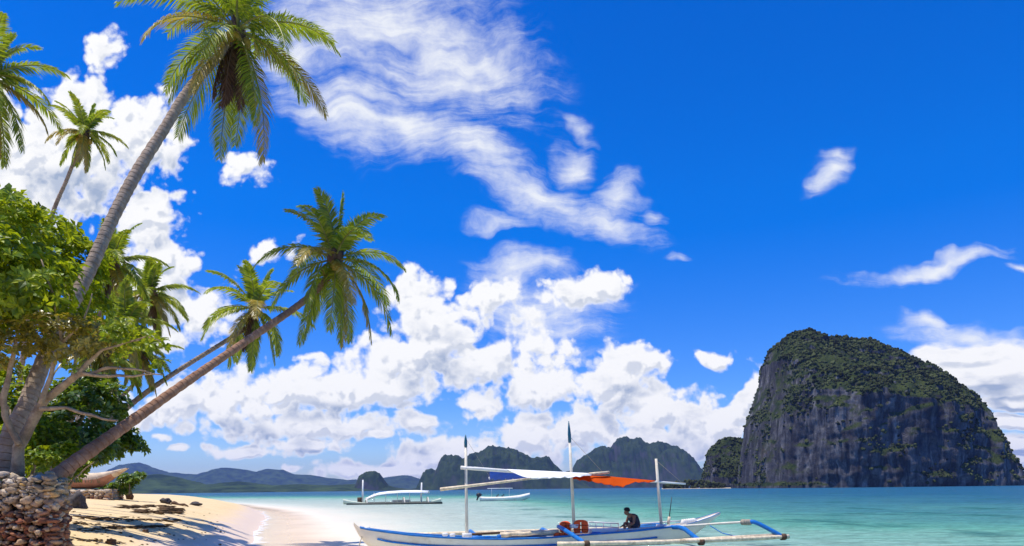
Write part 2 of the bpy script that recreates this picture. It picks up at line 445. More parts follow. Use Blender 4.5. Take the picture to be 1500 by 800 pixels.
def sandmat():
    m, t, out = newmat('sand')
    P = t.n('ShaderNodeNewGeometry').outputs['Position']
    d = t.n('ShaderNodeAttribute', attribute_name='inland').outputs['Fac']
    n1 = t.noise(P, .5, 6, .6); n2 = t.noise(P, 6, 6, .65); n3 = t.noise(P, 40, 3, .6)
    c = t.mix(n1, (.66, .47, .22), (.80, .62, .35))
    c = t.mix(t.smooth(n2, .45, .75, 0, .35), c, (.46, .32, .17))
    # dark specks of coral and husk
    c = t.mix(t.smooth(t.noise(P, 11, 5, .7), .66, .74, 0, .75), c, (.16, .10, .05))
    dn = t.math('ADD', d, t.math('MULTIPLY', t.math('SUBTRACT', n1, .5), 2.0))
    wet = t.smooth(dn, .7, 2.6, 1, 0)
    c = t.mix(t.math('MULTIPLY', wet, .75), c, (.74, .57, .43))
    rough = t.n('ShaderNodeMapRange', {0: wet, 1: 0.0, 2: 1.0, 3: .85, 4: .45}).outputs[0]
    h = t.math('ADD', t.math('MULTIPLY', t.noise(P, 3.2, 5, .6), 1.0), t.math('MULTIPLY', n3, .12))
    bs = t.n('ShaderNodeMapRange', {0: wet, 1: 0.0, 2: 1.0, 3: .9, 4: .05}).outputs[0]
    bm_ = t.n('ShaderNodeBump', {'Height': h, 'Strength': bs, 'Distance': .10}).outputs[0]
    b = psurf(t, out, c, .8, bm_, .22); t.t.links.new(rough, b.inputs['Roughness'])
    return m
M['sand'] = sandmat()

def watermat():
    m, t, out = newmat('water')
    g = t.n('ShaderNodeNewGeometry'); P = g.outputs['Position']
    d = t.n('ShaderNodeAttribute', attribute_name='offshore').outputs['Fac']
    dk = t.n('ShaderNodeAttribute', attribute_name='column').outputs['Fac']
    nl = t.noise(t.mapping(P, sc=(.05, .05, 1)), 1, 5, .6)
    nm = t.noise(t.mapping(P, sc=(.16, .10, 1)), 1, 5, .62)
    dl = t.math('LOGARITHM', t.math('MAXIMUM', dk, .3), 10)          # -0.5 .. 3.9
    dl = t.math('ADD', dl, t.math('MULTIPLY', t.math('SUBTRACT', nl, .5), .55))
    f = t.math('DIVIDE', t.math('ADD', dl, .5), 4.0)
    c = t.ramp(f, [(0.12, (.86, .69, .51)), (0.12, (.86, .69, .51)), (.28, (.56, .60, .49)), (.42, (.42, .55, .47)), (.50, (.35, .53, .44)), (.57, (.14, .40, .30)),
                   (.64, (.07, .24, .26)), (.73, (.03, .14, .24)), (1, (.025, .10, .22))])
    # reef and weed patches under deeper water
    reef = t.math('MULTIPLY', t.smooth(nm, .52, .68), t.smooth(dk, 10, 30, 0, .7))
    c = t.mix(reef, c, (.02, .14, .13))
    w1 = t.noise(t.mapping(P, rot=(0, 0, rad(8)), sc=(.55, 1.5, 1)), 1, 5, .6, .4)
    w2 = t.noise(t.mapping(P, rot=(0, 0, rad(-12)), sc=(2.2, 5.0, 1)), 1, 4, .6, .3)
    w3 = t.noise(t.mapping(P, rot=(0, 0, rad(4)), sc=(.10, .30, 1)), 1, 4, .6, .3)
    h = t.math('ADD', t.math('MULTIPLY', w1, .6), t.math('ADD', t.math('MULTIPLY', w2, .16), t.math('MULTIPLY', w3, 1.6)))
    rip = t.smooth(t.math('ADD', t.math('MULTIPLY', w1, .5), t.math('MULTIPLY', w2, .5)), .40, .60, .68, 1.14)
    rip = t.n('ShaderNodeMix', {0: t.smooth(d, 2, 25), 2: 1.0, 3: rip}).outputs[0]
    c = t.vmath('MULTIPLY', c, t.n('ShaderNodeCombineXYZ', {0: rip, 1: rip, 2: rip}).outputs[0])  # light and dark of the wave facets painted into the water colour
    amp = t.smooth(d, 2, 14, .02, 1.0)
    bm_ = t.n('ShaderNodeBump', {'Height': h, 'Strength': amp, 'Distance': 1.1}).outputs[0]
    dif = t.n('ShaderNodeBsdfDiffuse', {'Color': c, 'Normal': bm_})
    tr = t.n('ShaderNodeBsdfTransparent', {'Color': (.93, .97, .95, 1)})
    body = t.n('ShaderNodeMixShader', {0: t.smooth(t.math('ADD', d, t.math('MULTIPLY', t.math('SUBTRACT', nm, .5), 2)), .0, 4.5, .05, .97), 1: tr.outputs[0], 2: dif.outputs[0]})
    gl = t.n('ShaderNodeBsdfGlossy', {'Color': (1, 1, 1, 1), 'Roughness': .08, 'Normal': bm_})
    fr = t.n('ShaderNodeFresnel', {'IOR': 1.33, 'Normal': bm_}).outputs[0]
    fr = t.math('MULTIPLY', fr, t.smooth(d, 0, 14, .15, .5))
    s1 = t.n('ShaderNodeMixShader', {0: fr, 1: body.outputs[0], 2: gl.outputs[0]})
    # foam along the edge of the wash
    nf = t.noise(P, 1.1, 7, .7); nf2 = t.noise(P, 9, 5, .7)
    e = t.math('ADD', d, t.math('MULTIPLY', t.math('SUBTRACT', nf, .5), 2.2))
    f1 = t.math('MULTIPLY', t.smooth(e, -.35, -.1), t.smooth(e, .05, .5, 1, 0))
    e2 = t.math('ADD', d, t.math('MULTIPLY', t.math('SUBTRACT', nf, .5), 5))
    f2 = t.math('MULTIPLY', t.math('MULTIPLY', t.smooth(e2, 4.0, 4.4), t.smooth(e2, 4.5, 5.6, 1, 0)), .10)
    fo = t.math('MULTIPLY', t.math('MAXIMUM', f1, f2), t.smooth(nf2, .36, .56))
    fd = t.n('ShaderNodeBsdfDiffuse', {'Color': (.85, .86, .85, 1)})
    s2 = t.n('ShaderNodeMixShader', {0: fo, 1: s1.outputs[0], 2: fd.outputs[0]})
    t.t.links.new(s2.outputs[0], out.inputs[0])
    return m
M['water'] = watermat()
make_ground(); make_water()

# ------------------------------------------------------------------ far land
def hillmat(name, veg, veg2, rock, lo, hi):
    m, t, out = newmat(name)
    g = t.n('ShaderNodeNewGeometry'); P = g.outputs['Position']
    sx = t.n('ShaderNodeSeparateXYZ', {0: g.outputs['Normal']})
    n1 = t.noise(P, .012, 8, .65); n2 = t.noise(P, .011, 9, .75)
    v = t.mix(t.smooth(n2, .35, .65), veg, veg2)
    st = t.noise(t.mapping(P, sc=(.045, .045, .008)), 1, 7, .65)
    r = t.mix(st, tuple(x * .45 for x in rock), tuple(x * 1.4 for x in rock))
    k = t.math('ADD', sx.outputs[2], t.math('MULTIPLY', t.math('SUBTRACT', n1, .5), .7))
    c = t.mix(t.smooth(k, lo, hi), r, v)
    psurf(t, out, c, .95, None, .05); return m
M['far_forest'] = hillmat('far_forest', (.012, .026, .012), (.05, .08, .025), (.02, .03, .022), .25, .8)
M['karst'] = hillmat('karst', (.014, .028, .014), (.04, .06, .022), (.07, .07, .075), .25, .6)

def ridge(name, outline, Y, depth, amp, mat, nx=220, ny=44, seed=0, steep=2.0, rough=.25):
    xs = [at(p[0], p[1], Y) for p in outline]
    X = [p.x for p in xs]; Z = [p.z for p in xs]
    b = MB(); x0, x1 = X[0], X[-1]
    for j in range(ny + 1):
        s = -1 + 2 * j / ny
        for i in range(nx + 1):
            x = lerp(x0, x1, i / nx)
            z = interp(x, X, Z)
            if name == 'karst_island': z *= 1 + .07 * mn.fractal(Vector((x / 38., seed, 0)), 1, 2, 4) * min(1, min(i, nx - i) / 12)
            prof = 1 - abs(s) ** steep
            q = Vector((x / amp + seed, s * depth / amp, seed * .7))
            sp = mn.ridged_multi_fractal(q, 1.0, 2.1, 5, 1.0, 2.0) * .5
            fn = mn.fractal(q * 5, 1.0, 2.1, 4)
            cut = (1 - abs(s)) ** .5
            hgt = z * prof * (1 - rough * (1 - min(1, sp)) * min(1, abs(s) * 2.2)) + z * .09 * fn * min(1, abs(s) * 4 + .25)
            y = Y + s * depth * (1 + .12 * mn.noise(q * .6))
            b.v.append((x, y, max(-3, hgt) if 0 < i < nx and 0 < j < ny else -3))
    w = nx + 1
    for j in range(ny):
        for i in range(nx): b.f.append((j * w + i, j * w + i + 1, (j + 1) * w + i + 1, (j + 1) * w + i))
    b.m = [0] * len(b.f)
    return b.build(name, mat)

H1 = [(120, 720), (140, 700), (165, 689), (180, 680), (205, 677), (215, 682), (245, 692), (290, 695), (325, 685), (345, 686), (375, 691), (390, 687),
      (415, 688), (430, 695), (455, 696), (480, 700), (510, 703), (560, 700), (590, 696), (602, 697), (625, 705), (660, 712), (700, 716)]
tag(ridge('far_hills', H1, 7000, 700, 380, M['far_forest'], seed=3, steep=1.5), kind='structure')
H2 = [(120, 724), (140, 714), (165, 708), (195, 700), (230, 694), (260, 699), (300, 710), (350, 705), (400, 711), (440, 709), (480, 711), (520, 709), (560, 717), (580, 720)]
tag(ridge('near_hills', H2, 2700, 330, 120, M['far_forest'], seed=9, steep=1.4), kind='structure')
H3 = [(1470, 708), (1484, 693), (1500, 690), (1530, 688), (1570, 694), (1600, 706)]
tag(ridge('far_hills', H3, 7000, 500, 300, M['far_forest'], 60, 20, seed=5), kind='structure')
KA = [(521, 721), (525, 703), (528, 696), (535, 691.5), (547, 690), (556, 693), (563, 703), (568, 711), (580, 714), (600, 717), (625, 719)]
tag(ridge('karst_island', KA, 2600, 70, 60, M['karst'], 120, 40, seed=12, steep=3),
    'small dome shaped dark islet behind the moored outrigger boat', 'island', 'limestone islands across the bay')
KB = [(598, 720), (606, 716), (617, 714), (620, 700), (624, 688), (632, 686), (640, 690), (645, 678), (650, 669), (662, 667), (680, 670), (700, 662), (715, 653), (730, 656),
      (745, 654), (765, 664), (780, 671), (800, 668), (810, 678), (820, 688), (834, 697), (852, 706), (862, 716)]
tag(ridge('karst_island', KB, 3000, 240, 130, M['karst'], 300, 50, seed=21, steep=3.2, rough=.35),
    'jagged dark island behind the white awning, its left end cliffed', 'island', 'limestone islands across the bay')
KC = [(806, 716), (820, 702), (830, 690), (838, 688), (845, 673), (860, 665), (880, 652), (895, 656), (903, 641), (920, 643), (935, 640), (945, 648), (975, 650), (990, 653), (1005, 662), (1015, 678),
      (1024, 695), (1032, 688), (1042, 690), (1060, 700), (1080, 711)]
tag(ridge('karst_island', KC, 3300, 260, 130, M['karst'], 300, 50, seed=33, steep=3.2, rough=.35),
    'flat topped dark island between the tallest and rearmost boat masts', 'island', 'limestone islands across the bay')

# --- the big limestone rock, lofted level by level
def cliffmat():
    m, t, out = newmat('cliff')
    g = t.n('ShaderNodeNewGeometry'); P = g.outputs['Position']
    sx = t.n('ShaderNodeSeparateXYZ', {0: g.outputs['Normal']})
    st = t.math('ADD', t.math('MULTIPLY', t.noise(t.mapping(P, sc=(.16, .16, .03)), 1, 9, .68, .8), .68), t.math('MULTIPLY', t.noise(P, .11, 9, .72, .5), .32))
    st2 = t.noise(t.mapping(P, sc=(.045, .045, .012)), 1, 6, .6, .5)
    r = t.ramp(st, [(.34, (.016, .016, .018)), (.48, (.070, .066, .068)), (.57, (.16, .15, .148)), (.68, (.40, .36, .33))])
    r = t.mix(t.smooth(st2, .45, .68, 0, .8), r, (.035, .032, .036))
    r = t.mix(t.smooth(t.noise(P, .03, 7, .7), .58, .72, 0, .55), r, (.26, .16, .10))
    n2 = t.noise(P, .09, 8, .7)
    v = t.mix(t.smooth(n2, .35, .65), (.022, .036, .014), (.06, .075, .022))
    k = t.math('ADD', sx.outputs[2], t.math('MULTIPLY', t.math('SUBTRACT', t.noise(P, .03, 7, .7), .5), 1.1))
    c = t.mix(t.smooth(k, .12, .42), r, v)
    psurf(t, out, c, .95, t.bump(st, 1.0, 4.0), .05); return m
M['cliff'] = cliffmat()
M['canopy_trees'] = simple('canopy_trees', (.050, .058, .022), .95, .75, .06, spec=.03)

def loft_rock(name, left, right, Y, bf0, bb0, zcut, seed, label, ntree, nz=150, nc=420, grow=1.0):
    L = sorted([(at(p[0], p[1], Y).z, at(p[0], p[1], Y).x) for p in left]); Rr = sorted([(at(p[0], p[1], Y).z, at(p[0], p[1], Y).x) for p in right])
    ztop = max(L[-1][0], Rr[-1][0])
    lz = [a for a, _ in L]; lx = [b for _, b in L]; rz = [a for a, _ in Rr]; rx = [b for _, b in Rr]
    b = MB(); root = thing(name, ((lx[0] + rx[0]) / 2, Y, 0), label, 'island', 'limestone islands across the bay')
    e = .72
    x00, x11 = lx[0], rx[0]
    for j in range(nz + 1):
        s = (j / nz); s = 1 - (1 - s) ** 1.25
        z = -4 + (ztop + 4) * s
        xl, xr = interp(z, lz, lx), interp(z, rz, rx)
        ul, ur = xl / Y, xr / Y
        cx, a = (xl + xr) / 2, max(.5, (xr - xl) / 2)
        bb = bb0 * math.sqrt(max(0.001, 1 - s ** 2.4))
        def ring():
            out = []
            for i in range(nc):
                an = 2 * math.pi * i / nc; c, sn = math.cos(an), math.sin(an)
                px_ = cx + a * math.copysign(abs(c) ** e, c)
                zc = lerp(zcut + .10, zcut - .16, min(1, max(0, (px_ - x00) / (x11 - x00))))
                k = max(0, (s - zc) / (1 - zc))
                bf = bf0 * (1 - .06 * s) * (1 - k ** 1.15 * .97)
                py_ = Y + (bf if sn < 0 else bb) * math.copysign(abs(sn) ** e, sn)
                out.append((px_, py_, c, sn))
            return out
        for _ in range(4):            # so that the widest points seen agree with the outline
            rg = ring(); us = [p[0] / p[1] for p in rg]; m0, m1 = min(us), max(us)
            f = max(.2, min(3, (ur - ul) / max(1e-6, m1 - m0))); cx += ((ul + ur) - (m0 + m1)) / 2 * Y; a *= f
        for (px_, py_, c, sn) in ring():
            q = Vector((px_, py_, z)) + Vector((seed * 31., seed * 17., 0))
            n1 = mn.fractal(Vector((q.x * .016, q.y * .016, q.z * .008)), 1.0, 2.0, 4)
            n2 = mn.fractal(Vector((q.x * .06, q.y * .06, q.z * .011)), 1.0, 2.1, 4)
            n3 = mn.fractal(q * .09, .9, 2.2, 4) + .7 * mn.noise(Vector((q.x * .02, q.y * .02, q.z * .12)))
            edge = abs(sn) ** .7
            rr = (9 * n1 + 5.5 * n2 + 2.2 * n3) * grow
            fade = min(1, (ztop - z) / 14)
            px_ += c * rr * .55 * (.25 + .5 * edge) * fade; py_ += sn * rr * fade
            b.v.append((px_, py_, z + n3 * 2.6 * grow * s))
    for j in range(nz):
        for i in range(nc):
            i2 = (i + 1) % nc; b.f.append((j * nc + i, j * nc + i2, (j + 1) * nc + i2, (j + 1) * nc + i))
    b.f.append(tuple(nz * nc + i for i in range(nc)))
    b.m = [0] * len(b.f)
    o = b.build('cliff', M['cliff'], root)
    # tree crowns on the gentler slopes
    rnd = random.Random(seed); V = b.v; tb = MB(); pos = []
    quads = b.f[:-1]; tries = 0
    while len(pos) < ntree and tries < ntree * 60:
        tries += 1
        f = quads[rnd.randrange(len(quads))]
        p0, p1, p2 = Vector(V[f[0]]), Vector(V[f[1]]), Vector(V[f[3]])
        nrm = (p1 - p0).cross(p2 - p0)
        if nrm.length < 1e-6: continue
        ar = nrm.length; nz_ = nrm.normalized().z
        if ar < rnd.random() * 5: continue
        g_ = mn.fractal(p0 * .035, 1, 2, 3)
        if nz_ + .6 * g_ < .16 + .45 * rnd.random() and not (rnd.random() < .025 and g_ > .14): continue
        if p0.z < 2: continue
        pos.append(p0)
    vs, fs = ICO[1]
    base = np.array([v[:] for v in vs])
    allv = []; allf = []
    for n_, p in enumerate(pos):
        r = rnd.choice((.7, .9, 1.2, 1.9)) * rnd.uniform(.8, 1.2)
        jit = 1 + np.array([rnd.uniform(-.3, .3) for _ in range(len(vs))])[:, None]
        pts = base * jit * np.array([r, r, r * rnd.uniform(.6, 1.0)]) + np.array([p.x, p.y, p.z + r * .35])
        o_ = n_ * len(vs)
        tb.v.extend(map(tuple, pts)); tb.f.extend([(a + o_, c_ + o_, d + o_) for a, c_, d in fs])
    tb.m = [0] * len(tb.f)
    w = tb.build('forest', M['canopy_trees'], root, smooth=False); w['kind'] = 'stuff'
    return root

RL = [(1081, 712), (1083, 708), (1086, 660), (1091, 620), (1101, 590), (1109, 560), (1115, 530), (1126, 510), (1141, 496), (1156, 487), (1168, 484.5)]
RR = [(1500, 712), (1497, 707), (1493, 695), (1475, 665), (1461, 640), (1439, 605), (1406, 580), (1374, 557), (1338, 531), (1300, 513), (1262, 503), (1238, 500), (1214, 497), (1200, 489), (1186, 485), (1178, 484)]
loft_rock('rock_island', RL, RR, 720, 115, 120, .50, 4, 'huge dark limestone rock rising from the sea, green on its top', 12000)
SL = [(1027, 714), (1029, 708), (1031, 690), (1034, 668), (1040, 657), (1052, 647), (1066, 641)]
SR = [(1130, 714), (1128, 708), (1122, 690), (1112, 670), (1100, 652), (1090, 645), (1076, 641)]
loft_rock('rock_island', SL, SR, 860, 34, 40, .25, 8, 'low wooded rock beside the left foot of the huge limestone rock', 1500, 60, 200, .6)

def shore_strip():
    b = MB(); pts = [(938, 708.8), (960, 707.6), (985, 707.2), (1040, 707.2), (1065, 707), (1082, 708)]
    Y = 790
    n = 60
    for j in range(5):
        s = [0, .25, .5, .75, 1][j]; zz = [-.5, .3, .7, .9, -.5][j]
        for i in range(n + 1):
            px_ = lerp(968, 1072, i / n)
            p = at(px_, 708, Y + s * 30 + 3 * mn.noise(Vector((i * .2, 0, 0)))); b.v.append((p.x, p.y, zz if 0 < i < n else -.5))
    for j in range(4):
        for i in range(n): b.f.append((j * (n + 1) + i, j * (n + 1) + i + 1, (j + 1) * (n + 1) + i + 1, (j + 1) * (n + 1) + i))
    b.m = [0] * len(b.f)
    o = b.build('spit_sand', simple('spit_sand', (.42, .36, .26), .9, .2, .1)); tag(o, kind='structure')
    tb = MB(); rnd = random.Random(5)
    for i in range(260):
        px_ = rnd.uniform(972, 1062); hmax = 7.5 * math.sin(math.pi * min(1, max(.12, (px_ - 968) / 100))) + 1.5
        p = at(px_, 708, 806 + rnd.uniform(-6, 10)); z = 1 + rnd.random() * hmax
        tb.blob((p.x, p.y, z), rnd.uniform(1.2, 2.4), i, .5, 1)
    w = tb.build('coastal_forest', M['canopy_trees'], smooth=False)
    tag(w, 'band of low green trees behind the far sand spit', 'forest', kind='stuff')
shore_strip()

# ------------------------------------------------------------------ palms
def frond_mesh(L, elev, droop, rnd, nleaf=52, hang=.5, lm=.62, wide=.042, twist=0):
    """one frond along +X from the origin; two material slots: blade, rachis"""
    b = MB(); steps = 16
    d = Vector((math.cos(elev), 0, math.sin(elev))); p = Vector((0, 0, 0)); pts = [p.copy()]; tans = [d.copy()]
    side_drift = rnd.uniform(-.35, .35)
    for i in range(steps):
        s = i / steps
        d = (d + Vector((0, side_drift * .06, -droop * (.35 + 1.3 * s) / steps * 1.6))).normalized()
        p = p + d * (L / steps); pts.append(p.copy()); tans.append(d.copy())
    b.tube(pts, [lerp(.032, .006, i / steps) for i in range(steps + 1)], 4, 1, cap=False)
    for k in range(nleaf):
        t = .13 + .87 * (k + .5) / nleaf
        fi = t * steps; i = min(steps - 1, int(fi)); fr = fi - i
        P = pts[i].lerp(pts[i + 1], fr); T = tans[i].lerp(tans[i + 1], fr).normalized()
        Sd = Vector((0, 1, 0)); Sd = (Sd - T * Sd.dot(T)).normalized(); N = T.cross(Sd) * -1
        if N.z < 0 and abs(T.z) < .9: N = -N
        ll = lm * (math.sin(math.pi * (.16 + .80 * t)) ** .65) * L / 3.0
        for sg in (-1, 1):
            if rnd.random() < .05: continue
            fw = lerp(.45, 1.25, t) + rnd.uniform(-.12, .12)
            dv = (Sd * sg + T * fw + N * rnd.uniform(.05, .3)).normalized()
            l = ll * rnd.uniform(.82, 1.08)
            m1 = P + dv * l * .45 + Vector((0, 0, -hang * l * .14))
            d2 = (dv + Vector((0, 0, -hang * rnd.uniform(.9, 1.6)))).normalized()
            m2 = m1 + d2 * l * .55
            wv = T * (wide * .5) + N * rnd.uniform(-.010, .010)
            b.add([P - wv * .5, P + wv * .5, m1 + wv, m1 - wv, m2], [(0, 1, 2, 3), (3, 2, 4)], 0)
    return b

def palm(name, path, widths, Ys, crown_r, label, seed, nfr=26, dead=0, yellow=2, bark='palm_bark', nleaf=52, nuts=5, lean_bias=None, emin=-70, wide=.042, L=None, drop_emin=None):
    rnd = random.Random(seed)
    pts = [at(p[0], p[1], y) for p, y in zip(path, Ys)]
    # smooth the path
    n = 60; cs = [0]
    for a, c in zip(pts, pts[1:]): cs.append(cs[-1] + (c - a).length)
    def cr(t):
        k = max(i for i in range(len(cs) - 1) if cs[i] <= t + 1e-9); k = min(k, len(pts) - 2)
        f = (t - cs[k]) / (cs[k + 1] - cs[k])
        p0 = pts[max(0, k - 1)]; p1 = pts[k]; p2 = pts[k + 1]; p3 = pts[min(len(pts) - 1, k + 2)]
        q = .5 * ((2 * p1) + (p2 - p0) * f + (2 * p0 - 5 * p1 + 4 * p2 - p3) * f ** 2 + (3 * p1 - p0 - 3 * p2 + p3) * f ** 3)
        return q, lerp(widths[k] * Ys[k], widths[k + 1] * Ys[k + 1], f) / F / 2 * .72
    root = thing(name, pts[0], label, 'palm tree', 'coconut palms along the beach')
    P = []; W = []; AL = []
    tot = cs[-1]; nn = max(40, int(tot / .07))
    for i in range(nn + 1):
        q, w = cr(tot * i / nn); P.append(q); AL.append(tot * i / nn)
        ring = 1 + .045 * math.sin(i * 1.9 + 2 * mn.noise(Vector((i * .1, seed, 5)))) + .07 * mn.noise(Vector((i * .3, seed, 0))) + .06 * mn.noise(Vector((i * .05, seed, 3)))
        W.append(w * ring)
    b = MB(); b.tube(P, W, 12)
    tr = b.build('trunk', M[bark], root)
    a_ = tr.data.attributes.new('along', 'FLOAT', 'POINT'); a_.data.foreach_set('value', [x for x in AL for _ in range(12)])
    top = P[-1]; tdir = (P[-1] - P[-5]).normalized()
    axis = (tdir * .55 + Vector((0, 0, 1))).normalized()
    rotm = Vector((0, 0, 1)).rotation_difference(axis).to_matrix()
    # crown shaft of leaf bases
    cb = MB()
    for k in range(9):
        a = k * 2.4; cb.blob(top + rotm @ Vector((math.cos(a) * .13, math.sin(a) * .13, rnd.uniform(-.2, .25))), (.11, .11, .26), k + seed, .3, 1)
    cb.build('crown_shaft', M['rachis_dead'], root)
    Ybase = Ys[-1]; Lf = L or crown_r / F * Ybase * 1.22
    base_loc = world_loc(root)
    for i in range(nfr + dead):
        isdead = i >= nfr
        az = i * 2.39996 + rnd.uniform(-.25, .25)
        f = (i + .5) / nfr
        if isdead:
            elev = rad(rnd.uniform(-72, -55)); dr = .9; hang = 1.6; az = dead_az(i - nfr, rnd)
        else:
            elev = rad(lerp(84, emin, f ** 1.1) + rnd.uniform(-7, 7)); dr = lerp(.65, 1.3, f) + rnd.uniform(-.15, .25); hang = lerp(.28, .95, f)
        l = Lf * (lerp(.8, 1.05, min(1, f * 2.5)) if not isdead else .8) * rnd.uniform(.9, 1.08)
        fm = frond_mesh(l, elev, dr, rnd, nleaf, hang, .66, wide)
        isy = (not isdead) and f > .5 and (i % max(1, int(nfr * .5 / max(1, yellow)))) == 0 and yellow > 0
        mats = [M['palm_leaf_dead'], M['rachis_dead']] if isdead else ([M['palm_leaf_yellow'], M['rachis']] if isy else [M['palm_leaf'], M['rachis']])
        fo = fm.build('frond', mats, None, smooth=False)
        fo.parent = root
        mt = rotm if not isdead else Matrix.Identity(3)
        fo.matrix_local = Matrix.Translation(top - base_loc + axis * .1 * (0 if isdead else 1)) @ (mt @ Matrix.Rotation(az, 3, 'Z')).to_4x4()
        if isdead: fo['label'] = 'dry brown frond hanging down'
        elif isy: fo['label'] = 'yellowing frond'
    for k in range(nuts):
        a = k * 1.7 + seed; nb = MB()
        nb.blob(top + rotm @ Vector((math.cos(a) * .27, math.sin(a) * .27, -.22 - .1 * (k % 2))), (.12, .12, .15), k, .12, 2)
        nb.build('coconut', M['coconut'], root)
    return root
def dead_az(k, rnd): return rnd.uniform(-2.6, -.2)

palm('coconut_palm', [(4, 706), (16, 634), (37, 596), (74, 506), (128, 402), (165, 320), (202, 250), (240, 190), (278, 130), (325, 78), (347, 50)],
     [38, 33, 30, 28, 25, 23, 22, 20, 18, 15, 14], [13, 13, 13.2, 13.8, 14.6, 15.2, 15.8, 16.4, 17, 17.6, 18], 134,
     'tallest coconut palm, thick grey trunk curving right to a crown cut by the top edge', 3, nfr=29, dead=6, yellow=3, nuts=7, emin=-62, nleaf=78, wide=.042)
palm('coconut_palm', [(70, 712), (92, 690), (140, 655), (200, 612), (270, 562), (350, 507), (440, 445), (480, 408), (490, 385)],
     [34, 30, 26, 22, 18, 15.5, 13.5, 12, 11], [12.6, 12.7, 13.2, 14, 15, 16.3, 18, 18.6, 18.8], 102,
     'coconut palm leaning far out over the beach from the stone wall corner', 5, nfr=27, dead=0, yellow=4, bark='palm_bark_brown', nuts=6, emin=-76, nleaf=74, wide=.042)
palm('coconut_palm', [(60, 717), (122, 655), (190, 594), (250, 550), (330, 500), (362, 478), (372, 455)],
     [15, 13, 11, 9.5, 8.5, 8, 7], [26, 26.5, 27.5, 28, 29, 29.5, 29.6], 72,
     'smaller leaning palm with slim trunk just behind the far-leaning one', 8, nfr=20, dead=3, yellow=2, bark='palm_bark', nuts=3, nleaf=54, emin=-70, wide=.075)
palm('coconut_palm', [(-70, 722), (-60, 500), (-40, 290), (-20, 120)], [22, 18, 15, 12], [16, 16, 16, 16], 92,
     'palm cut off by the left edge, fronds hanging in the upper corner', 11, nfr=26, yellow=3, nuts=0, nleaf=62, wide=.042)
palm('coconut_palm', [(10, 716), (40, 480), (72, 330), (100, 258), (124, 196)], [11, 9.5, 8, 6.5, 6], [34, 34, 34, 34, 34], 47,
     'slim distant palm standing alone against white cloud above the leafy tree', 14, nfr=22, yellow=3, nuts=4, nleaf=40, wide=.085)
for (c, r_, y, base, lab, sd) in [
        ((166, 388), 66, 25, (70, 716), 'palm crown showing right behind the tall grey trunk', 17),
        ((222, 432), 54, 29, (88, 718), 'dark palm with drooping fronds, rightmost of the cluster behind the tall trunk', 19),
        ((186, 478), 58, 24, (78, 716), 'mid-height palm under the two higher crowns of its cluster', 23),
        ((152, 520), 66, 20, (66, 714), 'lowest shaggy palm hanging over the bare tree branches', 29),
        ((180, 440), 52, 31, (84, 717), 'palm half hidden between the two highest crowns of its cluster', 37),
        ((120, 470), 60, 26, (92, 716), 'palm mostly hidden behind the leafy tree crown and the tall trunk', 43),
        ((208, 522), 46, 27, (92, 717), 'low palm with yellowish fronds at the right end of the branches', 31)]:
    mid = ((c[0] + base[0]) / 2 - 6, (c[1] + base[1]) / 2)
    palm('coconut_palm', [base, mid, (c[0] - 3, c[1] + 30), c], [13 * 20 / y, 11 * 20 / y, 9 * 20 / y, 8 * 20 / y], [y] * 4, r_, lab, sd,
         nfr=22, yellow=3, dead=1, nuts=0, nleaf=52, wide=.07)

# ------------------------------------------------------------------ broadleaf trees
def leaf_rosettes(b, centre, rad_, count, rnd, ls, nper=9, up=.5):
    c = Vector(centre)
    for _ in range(count):
        while True:
            q = Vector((rnd.uniform(-1, 1), rnd.uniform(-1, 1), rnd.uniform(-1, 1)))
            if .35 < q.length < 1: break
        p = c + Vector((q.x * rad_[0], q.y * rad_[1], q.z * rad_[2]))
        if mn.fractal(p * 1.5, 1, 2, 2) < -.2: continue
        ax = (q.normalized() * .7 + Vector((rnd.uniform(-.4, .4), rnd.uniform(-.4, .4), up))).normalized()
        x = ax.orthogonal().normalized(); y = ax.cross(x)
        for k in range(nper):
            a = 2 * math.pi * k / nper + rnd.uniform(-.4, .4)
            rdir = x * math.cos(a) + y * math.sin(a)
            tilt = rnd.uniform(-.15, .7)
            d = (rdir + ax * tilt).normalized(); sd = d.cross(ax).normalized()
            l = ls * rnd.uniform(.65, 1.2); w = l * rnd.uniform(.22, .3)
            nrm = sd.cross(d)
            p0 = p + d * l * .1; pm = p + d * l * .62 + nrm * l * .03; pt = p + d * l * 1.1 - ax * l * .15
            fold = nrm * w * .3
            b.add([p0, pm + sd * w + fold, pt, pm - sd * w + fold, p + d * l * .6], [(0, 4, 1), (1, 4, 2), (0, 3, 4), (3, 2, 4)])

def limb(b, pxpts, Ys, ws, n=8, wig=0.03, seed=0):
    pts = [at(p[0], p[1], y) for p, y in zip(pxpts, Ys)]
    P = []; W = []
    for i in range(len(pts) - 1):
        for k in range(6):
            t = k / 6; q = pts[i].lerp(pts[i + 1], t); j = mn.noise_vector(q * 2.3 + Vector((seed, 0, 0))) * wig
            P.append(q + j); W.append(lerp(ws[i] * Ys[i], ws[i + 1] * Ys[i + 1], t) / F / 2 * (1 + .12 * mn.noise(q * 5)))
    P.append(pts[-1]); W.append(ws[-1] * Ys[-1] / F / 2)
    b.tube(P, W, n)

